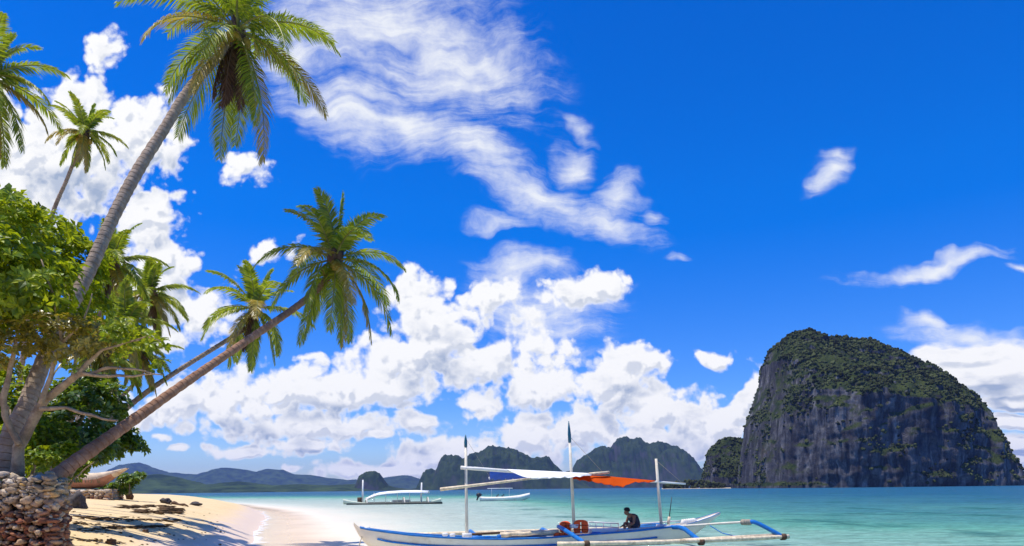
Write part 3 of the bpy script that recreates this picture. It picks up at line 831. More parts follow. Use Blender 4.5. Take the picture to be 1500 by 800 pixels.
def big_tree():
    rnd = random.Random(41)
    root = thing('beach_almond_tree', at(26, 694, 12.6), 'broad leafy tree with bare crooked limbs, standing on the stone wall at left', 'tree')
    tb = MB()
    limb(tb, [(24, 698), (27, 656), (52, 609), (66, 585), (91, 565), (115, 549)], [12.6] * 4 + [12.5, 12.4], [17, 15, 14, 13, 11, 9], seed=1)
    tb.build('trunk', M['bark'], root)
    for pts, ws, sd in [([(113, 549), (125, 546), (150, 540), (172, 538), (195, 541), (238, 548)], [8, 6, 5, 4, 3, 1.5], 2),
                        ([(122, 547), (160, 551), (200, 549), (236, 549)], [6, 4.5, 3.5, 1.5], 3),
                        ([(60, 600), (80, 600), (98, 599), (128, 607), (150, 614), (172, 616)], [7, 6, 5, 5, 4, 3], 4),
                        ([(113, 549), (128, 528), (150, 512), (185, 500), (205, 498)], [8, 6, 4, 3, 1.5], 5),
                        ([(60, 590), (75, 545), (90, 500), (80, 440), (60, 380)], [8, 6, 5, 4, 2], 6),
                        ([(92, 500), (120, 470), (135, 430)], [4, 3, 1.5], 7),
                        ([(27, 650), (8, 610), (10, 560), (18, 520), (30, 470)], [10, 9, 8, 6, 3], 8),
                        ([(10, 600), (-20, 540), (-40, 470)], [9, 7, 4], 9),
                        ([(185, 500), (215, 492), (236, 500)], [2.5, 2, 1], 10)]:
        lb = MB(); limb(lb, pts, [12.4] * len(pts), ws, seed=sd, wig=.05); lb.build('branch', M['bark'], root)
    cb = MB()
    for (x, y, dy, rx, ry, n) in [(20, 345, 0, 60, 52, 75), (80, 375, 2.6, 62, 48, 80), (112, 385, 2.6, 36, 32, 40), (40, 410, -.6, 75, 55, 95), (-50, 390, 0, 90, 70, 70),
                                  (92, 440, 2.4, 62, 42, 75), (40, 445, .1, 40, 40, 40), (10, 460, .1, 60, 42, 60), (30, 308, .4, 30, 20, 22), (95, 335, 2.6, 22, 14, 12), (60, 318, .2, 22, 16, 14), (134, 362, 3, 18, 14, 12), (-10, 300, .2, 30, 18, 18), (128, 410, 3, 20, 18, 14), (5, 370, -.7, 40, 36, 40), (-40, 470, .2, 60, 45, 45),
                                  (112, 430, 2.8, 42, 40, 38), (60, 420, -.2, 30, 36, 26)]:
        p = at(x, y, 12.7 + dy); k = (12.7 + dy) / F
        leaf_rosettes(cb, p, (rx * k, 1.0, ry * k), int(n * 1.8), rnd, .19)
    yb = MB()
    for (x, y, dy, rx, ry, n) in [(30, 505, 0, 60, 30, 62), (95, 495, -.2, 50, 32, 58), (135, 490, .2, 30, 24, 24), (-30, 515, 0, 40, 28, 22), (150, 505, 0, 22, 16, 10)]:
        p = at(x, y, 12.6 + dy); k = 12.7 / F
        leaf_rosettes(yb, p, (rx * k, .9, ry * k), int(n * 2.0), rnd, .135, 8)
    yb.build('lower_foliage', M['leaf_yellow'], root, smooth=False)['label'] = 'yellowing leaves under the crown'
    for (x, y, rx, ry, n) in [(170, 488, 26, 14, 14), (190, 480, 14, 10, 7), (205, 498, 14, 10, 6), (222, 500, 12, 14, 7), (232, 535, 9, 14, 6), (175, 520, 14, 10, 5), (110, 540, 8, 8, 3)]:
        p = at(x, y, 12.5); k = 12.5 / F
        leaf_rosettes(cb, p, (rx * k, .4, ry * k), int(n * 1.5), rnd, .13, 8)
    cb.build('crown', M['leaf_bright'], root, smooth=False)
big_tree()

def shrub_tree(name, base, lumps, Y, label, seed, mat, ls, stems, n_scale=1.0):
    rnd = random.Random(seed)
    root = thing(name, at(base[0], base[1], Y), label, 'tree')
    tb = MB()
    for st in stems: limb(tb, st[0], [Y] * len(st[0]), st[1], 6, .08, seed)
    tb.build('trunk', M['bark'], root)
    cb = MB(); k = Y / F
    for (x, y, dy, rx, ry, n) in lumps:
        leaf_rosettes(cb, at(x, y, Y + dy), (rx * k, max(rx, ry) * k * .8, ry * k), int(n * n_scale * 1.9), rnd, ls, 9, .6)
    cb.build('crown', mat, root, smooth=False)
    return root
shrub_tree('shoreline_tree', (120, 700), [(125, 585, 0, 38, 26, 60), (165, 588, .5, 28, 28, 40), (100, 630, -.5, 55, 40, 95), (150, 635, .5, 42, 36, 70), (180, 642, 1, 30, 20, 40),
            (60, 650, 0, 40, 40, 70), (118, 655, -.4, 50, 22, 60), (200, 655, 1.2, 14, 10, 10), (70, 600, .6, 25, 30, 30), (140, 560, .8, 30, 18, 26), (95, 575, .6, 22, 20, 20)], 18,
           'dense green tree behind the leaning trunk, hanging over the beached boat', 51, M['leaf_dark'], .20,
           [([(90, 700), (104, 640), (130, 590)], [8, 6, 3]), ([(45, 700), (52, 640), (62, 590), (78, 540)], [5, 4, 3.5, 2]), ([(104, 700), (120, 650), (165, 610)], [6, 4, 2])], 1.1)
shrub_tree('broadleaf_bush', (15, 700), [(15, 600, .5, 30, 26, 40), (20, 640, 0, 30, 30, 50), (-20, 620, .5, 40, 50, 70), (60, 672, 0, 32, 18, 40), (90, 665, .6, 24, 20, 30), (10, 672, .3, 26, 20, 34), (60, 630, .8, 26, 30, 34), (95, 640, 1, 26, 26, 30), (35, 575, 1, 22, 20, 18), (-8, 560, 1, 30, 24, 24), (5, 540, 1.4, 26, 20, 20), (48, 548, 1.6, 16, 14, 10), (70, 690, .4, 20, 10, 16)], 16,
           'yellow-green bush behind the tree trunks at the left edge', 57, M['leaf_bright'], .16,
           [([(15, 700), (18, 650), (15, 600)], [6, 4, 2]), ([(-20, 700), (-24, 640)], [6, 3])], 1.1)
shrub_tree('undergrowth_bush', (80, 712), [(70, 690, 0, 34, 14, 46), (100, 688, .3, 22, 14, 34), (55, 672, .5, 30, 18, 40), (118, 676, .6, 24, 12, 30), (150, 668, .8, 24, 9, 24), (170, 655, 1, 22, 12, 22), (115, 640, 1.2, 34, 16, 36), (160, 640, 1.2, 24, 14, 24), (70, 650, -.3, 26, 18, 34), (135, 655, 1, 30, 14, 30), (92, 664, .2, 26, 14, 30)], 22,
           'yellow-green undergrowth just above the wall top, under the leaning trunk', 67, M['leaf_bright'], .20, [([(80, 712), (84, 690), (92, 670)], [3, 2, 1]), ([(100, 712), (120, 690), (148, 672)], [3, 2, 1])])
shrub_tree('beach_shrub', (195, 718), [(190, 704, 0, 17, 10, 44), (180, 712, .5, 16, 8, 30), (203, 700, .4, 9, 8, 18), (165, 716, .6, 16, 7, 26)], 47,
           'low green shrub under the raised end of the beached boat', 61, M['leaf_dark'], .34, [([(190, 722), (190, 706)], [2, 1])])

# ------------------------------------------------------------------ stone wall terrace
def stonemat():
    m, t, out = newmat('rubble_stone')
    g = t.n('ShaderNodeNewGeometry'); P = g.outputs['Position']
    z = t.n('ShaderNodeSeparateXYZ', {0: P}).outputs[2]
    rnd_ = g.outputs['Random Per Island']
    dirt = t.math('ADD', rnd_, t.math('MULTIPLY', t.smooth(z, 1.6, 2.35), .0))
    pale = t.ramp(rnd_, [(0, (.30, .22, .15)), (.3, (.46, .34, .21)), (.55, (.60, .48, .32)), (.75, (.56, .31, .08)), (.85, (.70, .60, .46)), (1, (.42, .31, .22))])
    brown = t.ramp(rnd_, [(0, (.10, .045, .025)), (.3, (.30, .10, .05)), (.5, (.42, .18, .09)), (.75, (.50, .32, .17)), (1, (.62, .47, .30))])
    zz = t.math('ADD', z, t.math('MULTIPLY', t.math('SUBTRACT', t.noise(P, 1.7, 3, .6), .5), .7))
    c = t.mix(t.smooth(zz, 2.0, 2.4), brown, pale)
    n = t.noise(P, 22, 7, .7)
    c = t.mix(t.smooth(n, .4, .72, 0, .5), c, (.11, .075, .05))
    psurf(t, out, c, .9, t.bump(n, .9, .03), .15); return m
M['stone'] = stonemat()
M['earth'] = simple('earth', (.16, .11, .06), .95, .4, 3, .5)
M['grass'] = leafmat('grass', [(.1, (.03, .06, .01)), (.5, (.08, .12, .015)), (1, (.25, .22, .05))], .35, (.3, .35, .05))

def along(poly, step):
    out = []
    for a, c in zip(poly, poly[1:]):
        a, c = Vector(a), Vector(c); n = max(1, int((c - a).length / step))
        for i in range(n): out.append((a.lerp(c, i / n), (c - a).normalized()))
    return out
TOPZ = 2.66
TER = [(-16, 10.9), (-9.6, 11.5), (-7.92, 11.75), (-8.12, 12.3), (-9.8, 14.6), (-13.3, 19.5), (-17.4, 25)]
def terrace():
    rnd = random.Random(3)
    root = thing('stone_wall', (-10, 11.5, .5), 'rough dry-stone wall of brown and cream rubble under the palms at left', 'wall')
    b = MB()
    # core just behind the stones
    P = [Vector((x, y, 0)) for x, y in TER]
    inn = [p + Vector((-.12, .14, 0)) for p in P]
    vs = [(p.x, p.y, z) for p in inn for z in (-.3, TOPZ - .12)]; fs = []
    for i in range(len(inn) - 1): fs.append((2 * i, 2 * i + 2, 2 * i + 3, 2 * i + 1))
    cb = MB(); cb.add(vs, fs); cb.build('core', M['stonedark'], root, smooth=False)
    z = .3; row = 0
    while z < TOPZ - .02:
        hrow = rnd.uniform(.055, .10) if z > 1.9 else rnd.uniform(.05, .085)
        s = rnd.uniform(0, .1)
        for p, d in along([(x,y,0) for x,y in TER], .035):
            s -= .035
            if s > 0: continue
            w = rnd.uniform(.06, .17) if z > 1.85 else rnd.uniform(.05, .13)
            s = w * .88
            nrm = Vector((d.y, -d.x, 0))
            q = Vector((p.x, p.y, z + hrow / 2)) + nrm * rnd.uniform(-.06, .05) + Vector((0, 0, rnd.uniform(-.045, .045)))
            add_stone(b, q, d, nrm, w * .60, hrow * rnd.uniform(.5, .85), rnd.uniform(.08, .14), rnd)
        z += hrow * .93; row += 1
    for p, d in along([(x, y, 0) for x, y in TER[:5]], .022):      # chips wedged in the joints
        nrm = Vector((d.y, -d.x, 0))
        for _ in range(4):
            q = Vector((p.x, p.y, rnd.uniform(1.4, TOPZ))) + nrm * rnd.uniform(.0, .07)
            add_stone(b, q, d, nrm, rnd.uniform(.015, .04), rnd.uniform(.012, .03), .03, rnd)
    # loose capping stones
    for p, d in along([(x,y,0) for x,y in TER[1:]], .16):
        if rnd.random() < .75:
            nrm = Vector((d.y, -d.x, 0))
            q = Vector((p.x, p.y, TOPZ + rnd.uniform(-.03, .10))) - nrm * rnd.uniform(0, .35)
            add_stone(b, q, d, nrm, rnd.uniform(.07, .17), rnd.uniform(.04, .09), rnd.uniform(.07, .13), rnd)
    b.build('stones', M['stone'], root)
    # soil behind the wall
    tb = MB(); n = 26
    for j in range(n + 1):
        for i in range(n + 1):
            s = i / n * (len(TER) - 1); k = min(len(TER) - 2, int(s)); a = Vector((*TER[k], 0)).lerp(Vector((*TER[k + 1], 0)), s - k)
            q = a.lerp(Vector((-30, 20, 0)), j / n * .9)
            hz = TOPZ - .06 + (.10 * mn.noise(q * 1.3) if j else 0)
            tb.v.append((q.x - .1, q.y + .1, hz))
    for j in range(n):
        for i in range(n): tb.f.append((j * (n + 1) + i, j * (n + 1) + i + 1, (j + 1) * (n + 1) + i + 1, (j + 1) * (n + 1) + i))
    tb.m = [0] * len(tb.f)
    tag(tb.build('terrace_ground', M['earth']), kind='structure')
    gb = MB()
    for _ in range(900):
        k = rnd.uniform(0, 2.0); i = int(k); a = Vector((*TER[i], 0)).lerp(Vector((*TER[i + 1], 0)), k - i)
        a = a + Vector((rnd.uniform(-.3, .1), rnd.uniform(.15, 1.6), 0))
        h = rnd.uniform(.05, .16); t = rnd.uniform(0, 6.28); dx = Vector((math.cos(t), math.sin(t), 0))
        p = Vector((a.x, a.y, TOPZ - .05))
        gb.add([p - dx * .008, p + dx * .008, p + Vector((rnd.uniform(-.05, .05), rnd.uniform(-.05, .05), h))], [(0, 1, 2)])
    tag(gb.build('grass', M['grass'], smooth=False), 'thin grass growing on top of the stone wall', 'grass', kind='stuff')

def add_stone(b, q, d, nrm, rx, rz, ry, rnd):
    vs, fs = ICO[2 if rx > .05 else 1]; off = Vector((rnd.uniform(0, 99), rnd.uniform(0, 99), 0)); out = []
    rot = Matrix.Rotation(rnd.uniform(-.55, .55), 3, nrm)
    for v in vs:
        m = max(abs(v.x), abs(v.y), abs(v.z)); k = lerp(1, .80 / m, .55)
        k *= 1 + .55 * mn.noise(v * 1.15 + off) + .22 * mn.noise(v * 2.9 + off)
        loc = rot @ (d * (v.x * rx * k) + nrm * (v.y * ry * k) + Vector((0, 0, v.z * rz * k)))
        out.append(q + loc)
    b.add(out, fs)
terrace()

def low_wall():
    rnd = random.Random(77)
    y0 = 44
    a = at(60, 727, y0 + 1); c = at(157, 727, y0)
    root = thing('low_stone_wall', (c.x, c.y, 2), 'low pale stone edging below the beached boat', 'wall')
    b = MB()
    for p, d in along([(a.x, a.y, 0), (c.x, c.y, 0), (c.x - 2.5, c.y + 6, 0)], .34):
        nrm = Vector((d.y, -d.x, 0))
        for z in (2.05, 2.22, 2.40, 2.55):
            add_stone(b, Vector((p.x, p.y, z)) + nrm * rnd.uniform(-.05, .05), d, nrm, rnd.uniform(.17, .26), rnd.uniform(.09, .12), .2, rnd)
    b.build('stones', M['stone'], root)
    tb = MB(); tb.add([(a.x - 12, a.y + .1, 2.5), (c.x - .05, c.y + .1, 2.5), (c.x - 2.6, c.y + 6, 2.5), (c.x - 14, c.y + 14, 2.5)], [(0, 1, 2, 3)])
    tag(tb.build('boat_yard_ground', M['earth']), kind='structure')
low_wall()

# dark loose boulder right of the wall
def boulders():
    spec = [((110, 744), .42, (1.0, .8, 1.0), 'dark boulder lying on the sand against the stone wall', 'stonedark', 'rock'),
            ((190, 732), .34, (.7, .7, 1.2), 'dark stump standing alone on the sand before the water', 'dark_wood', 'stump'),
            ((243, 738), .3, (1.2, 1, .8), 'dark rounded rock at the end of the seaweed', 'stonedark', 'rock'),
            ((162, 797), .13, (1, 1, .8), 'brown coconut husk on the near sand', 'dark_wood', 'coconut'),
            ((287, 741), .3, (1.3, 1, .6), 'small dark rock near the waterline, farthest out of the beach rocks', 'stonedark', 'rock'),
            ((213, 781), .10, (1, 1, .8), 'small brown husk in the middle of the sand', 'dark_wood', 'coconut')]
    for i, (p, r, s, lab, mt, cat) in enumerate(spec):
        h = hit(*p); b = MB()
        b.blob((h.x, h.y, h.z + r * s[2] * .6), (r * s[0], r * s[1], r * s[2]), i + 3, .4, 3, freq=1.6)
        o = b.build({'rock': 'boulder', 'stump': 'tree_stump', 'coconut': 'coconut_husk'}[cat], M[mt])
        tag(o, lab, cat, 'loose rocks and husks on the beach')
    b = MB(); a = hit(252, 739); c = hit(276, 743); pts = [a.lerp(c, k / 8) + Vector((0, 0, .08 + .05 * math.sin(k * 1.3))) for k in range(9)]
    b.tube(pts, [.10, .13, .12, .10, .11, .09, .08, .06, .03], 8)
    tag(b.build('driftwood_log', M['dark_wood']), 'dark driftwood log lying at the end of the seaweed', 'driftwood')
boulders()

def seaweed():
    rnd = random.Random(19); b = MB()
    def band(p, q, n, sp, thick):
        for _ in range(n):
            t = rnd.random(); x = lerp(p[0], q[0], t); y = lerp(p[1], q[1], t) + rnd.gauss(0, sp)
            h = hit(x, y); r = rnd.uniform(.04, thick) * (h.y / 30)
            b.blob((h.x + rnd.uniform(-.05, .05), h.y, h.z + r * .12), (r * rnd.uniform(1.2, 3), r * rnd.uniform(.8, 1.6), r * .3), rnd.randrange(9999), .5, 1)
    band((235, 744), (262, 750), 170, 2.2, .15); band((195, 750), (255, 750), 70, 1.5, .17); band((170, 744), (225, 742), 40, 1.2, .16)
    band((110, 757), (170, 762), 45, .9, .10); band((150, 774), (245, 771), 110, .8, .12); band((105, 766), (180, 773), 40, 1.2, .09)
    band((100, 790), (180, 796), 60, 1.2, .07); band((110, 775), (160, 778), 30, 1.2, .07); band((130, 760), (260, 764), 60, 1.2, .12)
    for _ in range(90):
        h = hit(rnd.uniform(105, 330), rnd.uniform(746, 800)); r = rnd.uniform(.02, .05)
        b.blob((h.x, h.y, h.z + r * .2), (r * 1.6, r, r * .5), rnd.randrange(9999), .5, 1)
    tag(b.build('seaweed', M['weed']), 'brown dry seaweed and litter strewn in lines over the sand', 'seaweed', kind='stuff')
seaweed()

# ------------------------------------------------------------------ main outrigger boat
u0, _ = uv(518, 765); u1, _ = uv(1055, 750)
B0 = Vector((u0 * 26, 26, 0)); B1 = Vector((u1 * 30, 30, 0))
BL = (B1 - B0).length; BD = (B1 - B0) / BL; BN = Vector((BD.y, -BD.x, 0)); UP = Vector((0, 0, 1))
def bp(t, off, z): return B0 + BD * t + BN * off + UP * z
def tz(px, py, off):
    u, v = uv(px, py)
    t = (u * (B0.y + off * BN.y) - (B0.x + off * BN.x)) / (BD.x - u * BD.y)
    Y = B0.y + t * BD.y + off * BN.y
    return t, HC + v * Y
def bq(px, py, off): t, z = tz(px, py, off); return bp(t, off, z)

def main_boat():
    root = thing('outrigger_boat', bp(BL / 2, 0, 0), 'long white outrigger boat with blue trim, masts and a tarpaulin awning, moored nearest', 'boat')
    G = [(518, 765, 0), (524, 771, .1), (530, 774.5, .25), (560, 779, .4), (600, 784, .5), (640, 787, .55), (690, 789.5, .6), (740, 790, .6), (800, 788, .6), (860, 783.5, .6), (920, 779, .58),
         (985, 772, .5), (1015, 766, .35), (1040, 757, .15), (1055, 750, 0)]
    tt = []; zz = []
    for g in G: t, z = tz(*g); tt.append(t); zz.append(z)
    tt[0] = 0; tt[-1] = BL
    zt = lambda t: interp(t, tt, zz)
    def hw(t): return .02 + .62 * max(0, min(1, (t / 3.6)) ** .6) * max(0, min(1, (BL - t) / 4.2)) ** .5
    kt = [0, .25, .6, 1.3, 2.6, 5, 11.5, 13.2, 14.0, 14.8, 15.3, BL]; kz = [zz[0] - .12, .55, .2, -.1, -.25, -.32, -.32, -.2, .05, .55, .92, zz[-1] - .14]
    zb = lambda t: min(interp(t, kt, kz), zt(t) - .03)
    b = MB(); n = 90; prof = [(1.0, 0), (.985, .18), (.93, .4), (.78, .65), (.48, .87), (.08, 1.0)]
    ns = 2 * len(prof)
    for i in range(n + 1):
        t = BL * i / n; w, a, c = hw(t), zt(t), zb(t)
        for (k, s) in prof: b.v.append(bp(t, w * k, lerp(a, c, s)))
        for (k, s) in reversed(prof): b.v.append(bp(t, -w * k, lerp(a, c, s)))
    for i in range(n):
        for k in range(ns - 1): b.f.append((i * ns + k, i * ns + k + 1, (i + 1) * ns + k + 1, (i + 1) * ns + k))
    b.v = [tuple(p) for p in b.v]; b.m = [0] * len(b.f)
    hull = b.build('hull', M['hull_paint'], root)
    # decking: closed fore and aft, sunk where people sit
    d = MB(); m = 80
    for i in range(m + 1):
        t = .2 + (BL - .35) * i / m; sunk = .05
        if 8.3 < t < 12.0: sunk = .34
        for k in (-.94, -.4, 0, .4, .94): d.v.append(tuple(bp(t, hw(t) * k, zt(t) - sunk + .03 * (1 - abs(k)))))
    for i in range(m):
        for k in range(4): d.f.append((i * 5 + k, i * 5 + k + 1, (i + 1) * 5 + k + 1, (i + 1) * 5 + k))
    d.m = [0] * len(d.f); d.build('deck', M['deck_paint'], root)
    # blue rubbing strakes
    for sg in (1, -1):
        g = MB(); ts = [tz(528, 775, .25)[0] + (BL - 2.2 - .4) * i / 50 for i in range(51)]
        g.tube([bp(t, sg * (hw(t) + .015), zt(t) + .01) for t in ts], .045, 6); g.build('gunwale', M['blue_paint'], root)
        g = MB(); g.tube([bp(t, sg * (hw(t) + .015), zt(t) + .01) for t in [BL - 1.9 + 1.85 * i / 10 for i in range(11)]], .014, 6); g.build('gunwale', M['blue_paint'], root)
        g = MB(); ts = [tz(553, 793, .4)[0] + 11.5 * i / 40 for i in range(41)]
        def sw(t): s = .42; return hw(t) * .93
        g.tube([bp(t, sg * (sw(t) + .03), lerp(zt(t), zb(t), .40)) for t in ts], .04, 6); g.build('strake', M['blue_paint'], root)
    # masts
    for (pb, pt, tipy, r) in [((684, 785), (682, 637), 655, .064), ((841, 772), (833, 617), 648, .068), ((969, 772), (961, 672), None, .068)]:
        A = bq(*pb, 0); C = bq(*pt, 0); mm = MB()
        if tipy:
            k = (pb[1] - tipy) / (pb[1] - pt[1]); K = A.lerp(C, k)
            mm.tube([A, A.lerp(K, .5), K], [r, r * .95, r * .85], 10); mo = mm.build('mast', M['pale_pole'], root)
            tip = MB(); tip.tube([K, K.lerp(C, .35), K.lerp(C, .7), C], [r * .95, r * 1.05, r * .7, .015], 10); tip.build('mast_tip', M['teal_paint'], mo)
        else:
            mm.tube([A, A.lerp(C, .5), C], [r, r * .95, r * .8], 10); mm.build('mast', M['pale_pole'], root)
        sb = MB(); sb.box(A + UP * .03, (.34, .34, .16), BD, BN); sb.build('mast_step', M['white_paint'], root)
    # awning
    pole = MB(); A = bq(675, 685, 0); C = bq(1004, 709, 0)
    pole.tube([A.lerp(C, i / 12) + UP * (.03 * math.sin(i)) * 0 for i in range(13)], [lerp(.075, .04, i / 12) for i in range(13)], 8); pole.build('ridge_pole', M['white_paint'], root)
    sp = MB(); A2 = bq(645, 717, 1.2); C2 = bq(778, 701, 1.1)
    sp.tube([A2.lerp(C2, i / 6) for i in range(7)], [.07, .062, .055, .05, .05, .045, .045], 8); sp.build('awning_pole', M['bamboo'], root)
    sp = MB(); A3 = bq(716, 700.5, -1.0); C3 = bq(778, 700.5, -1.0); sp.tube([A3, C3], .05, 8); sp.build('awning_pole', M['white_paint'], root)
    sp = MB(); A4 = bq(778, 701, 1.1); C4 = bq(866, 695.5, .5); sp.tube([A4, C4], .04, 8); sp.build('awning_pole', M['white_paint'], root)
    sp = MB(); A5 = bq(863, 694.5, .3); C5 = bq(892, 692, .1); sp.tube([A5, C5], .06, 8); sp.build('spreader', M['bamboo'], root)
    def sheet(top, bot, offt, offb, name, mat, n=16, mrow=6, sag=.05):
        s = MB(); tx = [p[0] for p in top]; bx = [p[0] for p in bot]
        for j in range(mrow + 1):
            for i in range(n + 1):
                f = i / n; a_ = lerp(tx[0], tx[-1], f); c_ = lerp(bx[0], bx[-1], f)
                P = bq(a_, interp(a_, tx, [p[1] for p in top]), offt); Q = bq(c_, interp(c_, bx, [p[1] for p in bot]), offb)
                g = j / mrow; p = P.lerp(Q, g) - UP * (sag * math.sin(math.pi * g) * (.6 + .4 * math.sin(i * 1.4)) + .03 * math.sin(i * 2.3 + g * 3) * g)
                s.v.append(tuple(p))
        for j in range(mrow):
            for i in range(n): s.f.append((j * (n + 1) + i, j * (n + 1) + i + 1, (j + 1) * (n + 1) + i + 1, (j + 1) * (n + 1) + i))
        s.m = [0] * len(s.f)
        o = s.build(name, mat, root); md = o.modifiers.new('cloth_thickness', 'SOLIDIFY'); md.thickness = .012; return o
    sheet([(742, 687.5), (863, 693.5)], [(777, 701), (838, 699.5), (866, 696)], .03, 1.1, 'awning', M['white_cloth'])['label'] = 'white cloth panel'
    sheet([(717, 689), (752, 690), (776, 699)], [(718, 702.5), (777, 702)], -.05, -1.0, 'awning', M['blue_cloth'])['label'] = 'blue cloth panel'
    sheet([(838, 696.5), (890, 698), (960, 704.5)], [(840, 702), (868, 706), (893, 711), (914, 713.5), (926, 707), (958, 705.5)], .05, .9, 'awning', M['orange_cloth'], 26, 6, .06)['label'] = 'orange cloth panel hanging slack'
    # stays
    st = MB()
    for (a, c, o1, o2) in [((684, 645), (718, 700), 0, -1), ((835, 640), (884, 693), 0, .1), ((963, 676), (1000, 708), 0, 0)]:
        st.tube([bq(*a, o1), bq(*c, o2)], .007, 4)
    st.build('stay', M['rope'], root)
    rp = MB(); rp.tube([bq(531, 783, .05), bq(527, 796, .25), bq(522, 812, .5)], .02, 5); rp.build('mooring_rope', M['rope'], root)
    # near outrigger float and booms
    FZ = .30
    fl = MB(); A = bq(817, 797, 2.75); C = bq(1155, 786, 2.75)
    fl.tube([A.lerp(C, i / 24) + UP * (.05 * math.sin(i / 24 * math.pi) * -1) for i in range(25)], [.085 + .01 * (i % 3 == 0) for i in range(25)], 10); fl.build('outrigger_float', M['bamboo'], root)
    fl = MB(); A6 = bq(1000, 795, 2.62) + UP * .1; C6 = bq(1140, 784, 2.62) + UP * .02; fl.tube([A6, C6], .06, 8); fl.build('outrigger_float', M['bamboo'], root)
    def boom(pts, r, mat, nm='boom'):
        q = MB(); P = [Vector(p) for p in pts]; out = []
        for a, c in zip(P, P[1:]): out += [a.lerp(c, k / 5) for k in range(5)]
        out.append(P[-1]); q.tube(out, r, 10); return q.build(nm, mat, root)
    boom([bq(818, 771.5, .2), bq(826, 775.5, .9), bq(845, 788, 1.9), bq(859, 797, 2.72)], .085, M['blue_paint'])
    boom([bq(978, 772.5, .2), bq(995, 772.5, .8), bq(1003, 775, 1.2), bq(1018, 787, 2.2), bq(1027, 793.5, 2.72)], .095, M['blue_paint'])
    boom([bq(972, 772, .2), bq(1020, 769.5, .9), bq(1060, 766.5, 1.6), bq(1098, 764.5, 2.2)], .05, M['pale_pole'])
    boom([bq(1096, 764.5, 2.15), bq(1104, 764.5, 2.25), bq(1112, 767.5, 2.35), bq(1130, 777, 2.6), bq(1147, 786.5, 2.75)], .09, M['blue_paint'])
    lash = MB()
    for k in range(5): 
        c = bq(1088 + k * 2.6, 765, 2.15); lash.tube([c - BD * .04, c + BD * .04], .12, 8)
    lash.build('lashing', M['rope'], root)
    lash = MB()
    for (x, y, o_) in [(859, 797, 2.75), (1027, 794, 2.75), (1147, 786.5, 2.75)]:
        c = bq(x, y, o_); lash.tube([c - BD * .1, c + BD * .1], .135, 8)
    lash.build('lashing', M['dark_wood'], root)
    lash = MB()
    for k in range(6):
        c = bq(1000 + k * 3.2, 766.5 - k * .4, .05); lash.tube([c - BD * .04 - UP * .1, c + BD * .05 + UP * .14], .10, 7)
    lash.build('lashing', M['white_paint'], root)
    # far outrigger
    fl = MB(); A = bq(608, 783.5, -2.75); C = bq(1000, 772, -2.75)
    fl.tube([A.lerp(C, i / 20) for i in range(21)], .10, 10); fl.build('outrigger_float', M['bamboo'], root)
    for px_ in (705, 818, 972):
        z0 = zt(tz(px_, 785, 0)[0]); t0 = tz(px_, 785, 0)[0]
        boom([bp(t0, -.2, z0 + .08), bp(t0, -1.2, z0 + .06), bp(t0, -2.2, .6), bp(t0, -2.75, .42)], .08, M['blue_paint'])
    # gear that belongs to the boat
    bench = MB(); a = bq(905, 777.5, .35); c = bq(985, 771, .3); bench.box((a + c) / 2, ((c - a).length, .26, .10), (c - a).normalized(), BN); bench.build('bench', M['pale_pole'], root)
    rail = MB(); a = bq(862, 764.5, -.2); c = bq(906, 767, -.25); rail.tube([a, c], .035, 6)
    a2 = bq(862, 770.5, -.2); c2 = bq(906, 773, -.25); rail.tube([a2, c2], .03, 6)
    for k in range(5):
        p = a.lerp(c, k / 4); rail.tube([p, p - UP * .48], .022, 6)
    rail.tube([bq(938, 767, -.3), bq(1003, 762.5, -.1)], .03, 6)
    rail.build('rail', M['white_paint'], root)
    box = MB(); a = bq(884, 779, .1); box.box(a, (1.2, .5, .28), BD, BN); box.build('engine_cover', M['white_paint'], root)
    for (x, y, sx, sz) in [(705, 787.5, .75, .12), (731, 787, .16, .22), (873, 782, .42, .15)]:
        q = MB(); q.box(bq(x, y, .5), (sx, .18, sz), BD, BN, bev=.5); q.build('fairlead', M['blue_paint'], root)
    for (x, y) in [(652, 783), (663, 784), (538, 774)]:
        q = MB(); q.box(bq(x, y, .15), (.22, .14, .14), BD, BN, bev=.5); q.build('cleat', M['white_paint'], root)
    an = MB(); A = bq(979, 768, .1); K = bq(980.5, 757, .1); C = bq(984, 728, .1)
    an.tube([A, K], .06, 8, 0); an.tube([K, C], [.022, .016], 6, 1); an.build('pole', [M['tan_wood'], M['dark_metal']], root)
    hs = MB(); hs.tube([bq(1040, 770, .8), bq(1058, 781, 1.3), bq(1075, 785, 1.8), bq(1085, 785.5, 2.4)], .022, 5); hs.build('hose', M['blue_paint'], root)
    return zt
ZT = main_boat()

# things lying on the boat
def bundle():
    b = MB()
    for k in range(4):
        o = (-.25 + .17 * k); A = bq(733, 782.5 + .4 * k, o); C = bq(818, 778.5 + .4 * k, o)
        b.tube([A.lerp(C, i / 10) + UP * (.015 * math.sin(i * 2 + k)) for i in range(11)], [.085 + .01 * (i % 2) for i in range(11)], 8)
    tag(b.build('bamboo_bundle', M['bamboo']), 'bundle of yellow bamboo poles lying on the white boat deck', 'poles')
    p = MB(); A = bq(688, 783, -.2); C = bq(738, 780, -.2); p.tube([A, C], [.05, .04], 8)
    tag(p.build('bamboo_pole', M['dark_wood']), 'thin dark pole lying on deck between the foremost mast and the bamboo bundle', 'pole')
bundle()

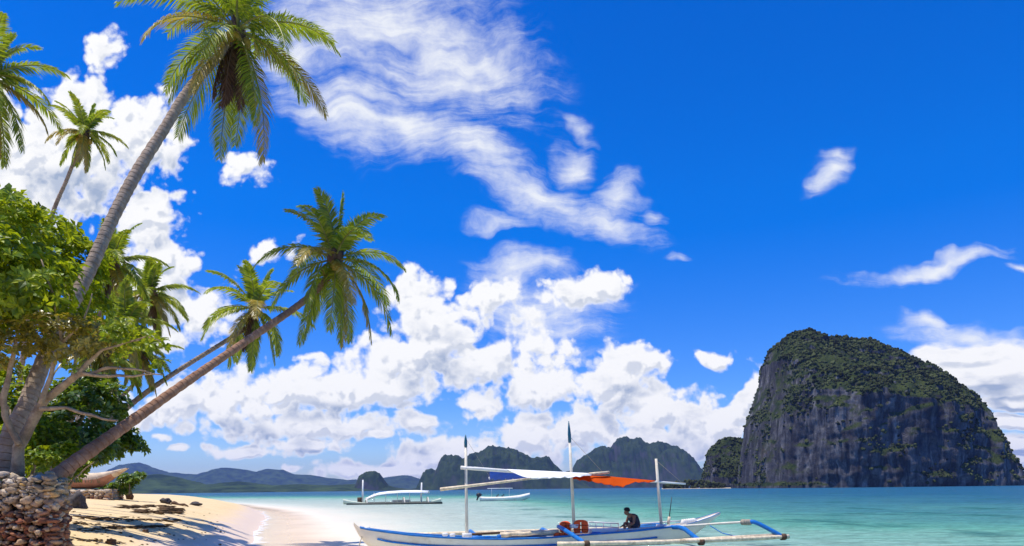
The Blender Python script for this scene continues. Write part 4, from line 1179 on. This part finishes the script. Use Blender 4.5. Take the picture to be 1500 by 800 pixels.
def life_jacket(px_, py_, off, h, w, label, yaw=0, lie=False):
    base = bq(px_, py_, off)
    root = thing('life_jacket', base, label, 'life jacket', 'orange life jackets on the white boat')
    ax = (BD * math.cos(yaw) + BN * math.sin(yaw)).normalized(); ay = Vector((-ax.y, ax.x, 0)) * -1
    up = UP if not lie else (UP * .25 + ax * .97).normalized(); 
    if lie: ax, ay, up = BN, UP, BD
    for s in (-1, 1):
        b = MB(); vs, fs = ICO[3]; pts = []
        for v in vs:
            q = Vector((math.copysign(abs(v.x) ** .4, v.x), math.copysign(abs(v.y) ** .6, v.y), math.copysign(abs(v.z) ** .38, v.z)))
            ridge_ = 1 - .06 * math.cos(q.z * 9)
            pts.append(base + ax * (s * w * .26 + q.x * w * .235 * ridge_) + ay * (q.y * .10 * ridge_ - .02 * q.z) + up * (h * .47 + q.z * h * .47))
        b.add(pts, fs); b.build('foam_panel', M['orange_foam'], root)
    b = MB(); b.tube([base + ax * (w * .36 * math.cos(a)) + ay * (-.02) + up * (h * .84 + w * .10 * math.sin(a)) for a in [math.pi * k / 8 for k in range(9)]], .055, 8); b.build('collar', M['orange_foam'], root)
    for k in (.3, .62):
        b = MB(); b.box(base + up * h * k, (w * .99, .215, .03), ax, ay, up); b.build('strap', M['strap'], root)
life_jacket(851, 781, .1, .52, .62, 'upright orange life jacket, right of the tall mast foot', .15)
life_jacket(828, 779.5, -.15, .42, .50, 'orange life jacket leaning left of the tall mast foot, behind the blue boom', -.2)
life_jacket(812, 784, .35, .62, .30, 'orange life jacket lying flat by the blue boom end', 0, True)

# ------------------------------------------------------------------ people
def skin_body(name, verts, edges, radii, mat, parent, sub=2):
    me = bpy.data.meshes.new(name); off = world_loc(parent)
    me.from_pydata([tuple(Vector(v) - off) for v in verts], edges, [])
    o = bpy.data.objects.new(name, me); COL.objects.link(o); o.parent = parent
    sk = o.modifiers.new('skin', 'SKIN'); sk.use_smooth_shade = True
    me.skin_vertices.new() if hasattr(me.skin_vertices, 'new') and not me.skin_vertices else None
    for i, r in enumerate(radii):
        r = r if hasattr(r, '__len__') else (r, r)
        me.skin_vertices[0].data[i].radius = r
        me.skin_vertices[0].data[i].use_root = (i == 0)
    sb = o.modifiers.new('subdivision', 'SUBSURF'); sb.levels = sub; sb.render_levels = sub
    me.materials.append(mat); return o

def skin_mesh(name, verts, edges, radii, mat, parent, sub=2):
    """grow with the skin modifier, then keep the evaluated surface as a plain mesh"""
    o = skin_body(name, verts, edges, radii, mat, parent, sub)
    bpy.context.view_layer.update()
    dg = bpy.context.evaluated_depsgraph_get(); ev = o.evaluated_get(dg)
    me = bpy.data.meshes.new_from_object(ev); o.modifiers.clear(); o.data = me
    if not me.materials: me.materials.append(mat)
    for p in me.polygons: p.use_smooth = True
    return o

def sitter(base, fwd, label, group=None, bend=.35, shirt='shirt', detail=True, k_=1.0):
    """a person sitting with knees drawn up, leaning forward and working with the hands"""
    fw = Vector(fwd).normalized(); sd = Vector((-fw.y, fw.x, 0)); up = UP
    W = lambda f, s, z: base + (fw * f + sd * s + up * z) * k_
    root = thing('person', base, label, 'person', group)
    V = []; E = []; Rr = []
    def add(p, r, par=None):
        V.append(p); Rr.append(r)
        if par is not None: E.append((par, len(V) - 1))
        return len(V) - 1
    pel = add(W(0, 0, .10), (.16, .13)); bel = add(W(.0, 0, .25), (.145, .12), pel); chest = add(W(.10, 0, .44), (.17, .13), bel)
    shz = add(W(.21, 0, .56), (.14, .10), chest); nk = add(W(.30, 0, .61), .058, shz); ch = add(W(.385, 0, .62), .075, nk)
    hd = add(W(.425, 0, .70), (.09, .105), ch); cr_ = add(W(.41, 0, .79), (.075, .09), hd)
    nose = add(W(.525, 0, .665), .018, hd)
    hands = []
    for s in (-1, 1):
        sh = add(W(.21, s * .19, .53), .062, shz); el = add(W(.27, s * .25, .28), .048, sh); wr = add(W(.50, s * .15, .18), .033, el); pm = add(W(.57, s * .13, .155), (.040, .022), wr)
        hands.append((pm, s))
        hip = add(W(.05, s * .10, .10), .095, pel); kn = add(W(.42, s * .17, .30), .062, hip); an = add(W(.40, s * .15, -.10), .042, kn); ft = add(W(.52, s * .16, -.13), .040, an)
    skin_mesh('body', V, E, [tuple(k_ * x for x in (r if hasattr(r, '__len__') else (r, r))) for r in Rr], M['skin'], root)
    if detail:
        for pm, s in hands:
            c = Vector(V[pm]); f = MB()
            for k in range(4):
                a = c + sd * ((k - 1.5) * .020) + fw * .02; ln = [.062, .072, .068, .052][k]
                f.tube([a, a + fw * ln * .55 - up * .012, a + fw * ln * .85 - up * .040], [.0095, .0088, .0075], 6)
            a = c - sd * s * .03; f.tube([a, a - sd * s * .022 + fw * .025, a - sd * s * .02 + fw * .055 - up * .015], [.011, .010, .008], 6)
            f.build('fingers', M['skin'], root)
        for s in (-1, 1):
            e = MB(); e.blob(W(.415, s * .096, .70), (.022, .012, .034), 2, .1, 2); e.build('ear', M['skin'], root)
            e = MB(); e.blob(W(.505, s * .038, .705), (.010, .013, .009), 2, .05, 2); e.build('eye', M['hair'], root)
        e = MB(); e.blob(W(.485, 0, .625), (.014, .028, .010), 2, .05, 2); e.build('mouth', M['strap'], root)
    hb = MB(); vs, fs = ICO[3]; pts = []
    for v in vs:
        q = Vector(v); k = 1 + .10 * mn.noise(q * 5)
        f_, z_ = q.x, q.z
        if f_ > .25 and z_ < .15: k *= .78
        if z_ < -.45: k *= .8
        pts.append(W(.405 + q.x * .125 * k, q.y * .122 * k, .765 + q.z * .115 * k))
    hb.add(pts, fs); hb.build('hair', M['hair'], root)
    skin_mesh('shirt', [W(0, 0, .07), W(.0, 0, .25), W(.10, 0, .44), W(.205, 0, .555), W(.26, 0, .59), W(.21, .15, .535), W(.21, -.15, .535)],
              [(0, 1), (1, 2), (2, 3), (3, 4), (3, 5), (3, 6)], [(a_ * k_, b_ * k_) for a_, b_ in [(.195, .16), (.18, .155), (.205, .17), (.175, .14), (.085, .08), (.09, .09), (.09, .09)]], M[shirt], root)
    for s in (-1, 1):
        skin_mesh('shorts_leg', [W(.02, s * .09, .10), W(.20, s * .135, .20), W(.34, s * .155, .262)], [(0, 1), (1, 2)], [.118 * k_, .105 * k_, .09 * k_], M['shorts'], root)
    return root
pb = bq(932, 777, .05)
sitter(pb, -BD + BN * .15, 'person with short black hair and dark sleeveless top sitting bent forward in the white boat', k_=1.13)

# ------------------------------------------------------------------ distant boats
def loft_hull(pts_top, w, zb, mat, root, name, seed=0, n=40, Y=100, yaw=0, lower=None):
    pass

def far_banca():
    Y = 118.0
    root = thing('outrigger_boat', at(575, 740, Y), 'pale green outrigger boat with curved white canopy, moored farther out', 'boat')
    def q(px_, py_, dy=0): 
        return at(px_, py_, Y + dy)
    b = MB(); n = 44; top = [(502, 731), (515, 734), (540, 737), (575, 738), (610, 737), (632, 734), (647, 729)]
    tx = [p[0] for p in top]; ty = [p[1] for p in top]
    def hull(sy, zlo, w0, mat, nm):
        b = MB()
        for i in range(n + 1):
            x = lerp(503, 646, i / n); p = q(x, interp(x, tx, ty)); k = math.sin(math.pi * min(.97, max(.03, i / n))) ** .5; w = w0 * k
            lo = p.z * .0 - .3 + (1 - k) * .5
            for (s, z) in ((1, p.z), (.95, lerp(p.z, lo, .4)), (.6, lerp(p.z, lo, .8)), (0, lo), (-.6, lerp(p.z, lo, .8)), (-.95, lerp(p.z, lo, .4)), (-1, p.z)): b.v.append((p.x, Y - s * w, z))
        for i in range(n):
            for k in range(6): b.f.append((i * 7 + k, i * 7 + k + 1, (i + 1) * 7 + k + 1, (i + 1) * 7 + k))
            b.f.append((i * 7 + 6, i * 7, (i + 1) * 7, (i + 1) * 7 + 6))
        b.m = [0] * len(b.f); return b.build(nm, mat, root)
    hull(0, 0, .8, M['pale_green_hull'], 'hull')
    for dy, x0, x1, yy in ((-3.6, 508, 648, 741), (3.6, 520, 640, 737)):
        f = MB(); A = q(x0, yy, dy); C = q(x1, yy - .6, dy); A.z = .05; C.z = .12
        f.tube([A.lerp(C, i / 10) for i in range(11)], .24, 8); f.build('outrigger_float', M['dark_hull'], root)
    for px_ in (535, 590, 625):
        f = MB(); A = q(px_, 737.5, 3.6); A.z = .2; C = q(px_ + 3, 737, -3.6); C.z = .25; m_ = (A + C) / 2; m_.z = 1.1
        f.tube([A, A.lerp(m_, .6) + UP * .3, m_, C.lerp(m_, .6) + UP * .3, C], .11, 6); f.build('boom', M['pale_pole'], root)
    c = MB(); top = [(537, 730), (545, 726), (555, 722.5), (570, 720.5), (590, 719.2), (610, 719), (628, 719.6)]
    for (x, y) in top:
        p = q(x, y)
        for s, dz in ((-1, -.35), (-.6, -.05), (0, .06), (.6, -.05), (1, -.35)): c.v.append((p.x, Y + s * 1.3, p.z + dz))
    for i in range(len(top) - 1):
        for k in range(4): c.f.append((i * 5 + k, i * 5 + k + 1, (i + 1) * 5 + k + 1, (i + 1) * 5 + k))
    c.m = [0] * len(c.f); co_ = c.build('canopy', M['white_cloth'], root); md = co_.modifiers.new('cloth_thickness', 'SOLIDIFY'); md.thickness = .05
    for px_ in (548, 565, 582, 600, 616):
        for dy in (-1.1, 1.1):
            f = MB(); f.tube([q(px_, 737, dy), q(px_, 722, dy)], .05, 6); f.build('canopy_post', M['pale_pole'], root)
    for (x, y0, y1) in ((531, 736, 703), (617, 736, 707)):
        f = MB(); f.tube([q(x, y0), q(x + .7, y1)], [.17, .12], 8); f.build('mast', M['white_paint'], root)
    g = MB(); g.box(q(588, 734.5), (3.0, 1.0, .5)); g.build('engine_cover', M['tan_wood'], root)
    g = MB(); g.box(q(527, 732.5), (.7, .8, .9)); g.build('locker', M['dark_wood'], root)
far_banca()

def far_motorboat():
    Y = 138.0
    root = thing('motor_boat', at(738, 733, Y), 'small white motor boat with outboard and flat sunshade, seen past the awning poles', 'boat')
    q = lambda x, y, dy=0: at(x, y, Y + dy)
    b = MB(); n = 30; top = [(703, 727.5), (715, 728), (740, 727.5), (760, 725.5), (776, 722)]
    tx = [p[0] for p in top]; ty = [p[1] for p in top]
    for i in range(n + 1):
        x = lerp(703, 776, i / n); p = q(x, interp(x, tx, ty)); k = min(1, (n - i) / n * 2.2) ** .6 * .98 + .02; w = .95 * k; lo = -.3 + max(0, (i / n - .8)) * 4.2
        for (s, z) in ((1, p.z), (.96, lerp(p.z, lo, .45)), (.6, lerp(p.z, lo, .85)), (0, lo), (-.6, lerp(p.z, lo, .85)), (-.96, lerp(p.z, lo, .45)), (-1, p.z), (-.85, p.z - .1), (-.8, p.z - .45), (.8, p.z - .45), (.85, p.z - .1)):
            b.v.append((p.x, Y - s * w, z))
    m = 11
    for i in range(n):
        for k in range(m): b.f.append((i * m + k, i * m + (k + 1) % m, (i + 1) * m + (k + 1) % m, (i + 1) * m + k))
    b.f.append(tuple(range(m))); b.m = [0] * len(b.f); b.build('hull', M['white_paint'], root)
    r = MB(); a = q(714, 715.5); c = q(751, 715.5); r.box((a + c) / 2, (c.x - a.x, 1.7, .12), bev=.6); r.build('sunshade', M['white_cloth'], root)
    for x in (720, 746):
        for dy in (-.75, .75):
            f = MB(); f.tube([q(x, 728, dy), q(x, 716, dy)], .04, 6); f.build('post', M['white_paint'], root)
    o = MB(); o.blob(q(701.5, 725), (.55, .35, .45), 3, .1, 2); o.tube([q(701, 726), q(698.5, 733)], [.22, .14], 8); o.tube([q(703, 727), q(706, 724)], .1, 6); o.build('outboard_motor', M['dark_metal'], root)
    for (x, lab) in ((727, 'tiny person seated in the white motor boat, nearer its outboard'), (735, 'tiny person seated in the white motor boat, nearer its bow')):
        p = q(x, 728); p.z = .45; sitter(p, Vector((1, 0, 0)), lab, 'people in the white motor boat', detail=False)
far_motorboat()

# ------------------------------------------------------------------ beached boat
def beached():
    Y = 45.5
    root = thing('beached_boat', at(130, 712, Y), 'unpainted tan wooden boat with upturned end, pulled up under the trees', 'boat')
    q = lambda x, y: at(x, y, Y)
    top = [(40, 684), (70, 690), (108, 692.5), (135, 693.5), (152, 693), (170, 690), (187, 685.5)]; bot = [(40, 706), (70, 713), (100, 716), (135, 716), (150, 713), (160, 706), (172, 697), (187, 687)]
    b = MB(); n = 40; tx = [p[0] for p in top]
    for i in range(n + 1):
        x = lerp(40, 187, i / n); a = q(x, interp(x, tx, [p[1] for p in top])); c = q(x, interp(x, [p[0] for p in bot], [p[1] for p in bot]))
        w = .75 * math.sin(math.pi * min(.985, max(.015, (i / n)))) ** .5
        for (s, k) in ((1, 0), (.97, .45), (.6, .85), (0, 1), (-.6, .85), (-.97, .45), (-1, 0), (-.9, .02), (-.8, .4), (.8, .4), (.9, .02)):
            b.v.append((a.x + .0, Y - s * w, lerp(a.z, c.z, k)))
    m = 11
    for i in range(n):
        for k in range(m): b.f.append((i * m + k, i * m + (k + 1) % m, (i + 1) * m + (k + 1) % m, (i + 1) * m + k)); b.m.append(1 if k in (1, 2, 3, 4) and i < 35 else 0)
    b.build('hull', [M['tan_wood'], M['red_wood']], root)
    for x in (90, 140):
        a = q(x, 712); s = MB(); s.tube([(a.x, Y - .9, 2.6), (a.x, Y + .9, 2.6)], .11, 8); s.build('support_log', M['dark_wood'], root)
    t = MB()
    for x in (75, 110, 140): a = q(x, 694.5); t.box((a.x, Y, a.z - .05), (.25, 1.3, .06))
    t.build('thwart', M['tan_wood'], root)
beached()

# ------------------------------------------------------------------ air
def haze():
    b = MB(); X, Y0, Y1, Z0, Z1 = 9200, -9200, 9200, -9, 345
    b.add([(-X, Y0, Z0), (X, Y0, Z0), (X, Y1, Z0), (-X, Y1, Z0), (-X, Y0, Z1), (X, Y0, Z1), (X, Y1, Z1), (-X, Y1, Z1)],
          [(0, 3, 2, 1), (4, 5, 6, 7), (0, 1, 5, 4), (1, 2, 6, 5), (2, 3, 7, 6), (3, 0, 4, 7)])
    m, t, out = newmat('haze')
    v = t.n('ShaderNodeVolumePrincipled', {'Color': (.26, .40, 1.0, 1), 'Density': 5.2e-5, 'Anisotropy': .1})
    t.t.links.new(v.outputs[0], out.inputs['Volume'])
    tag(b.build('haze', m, smooth=False), kind='stuff')
haze()
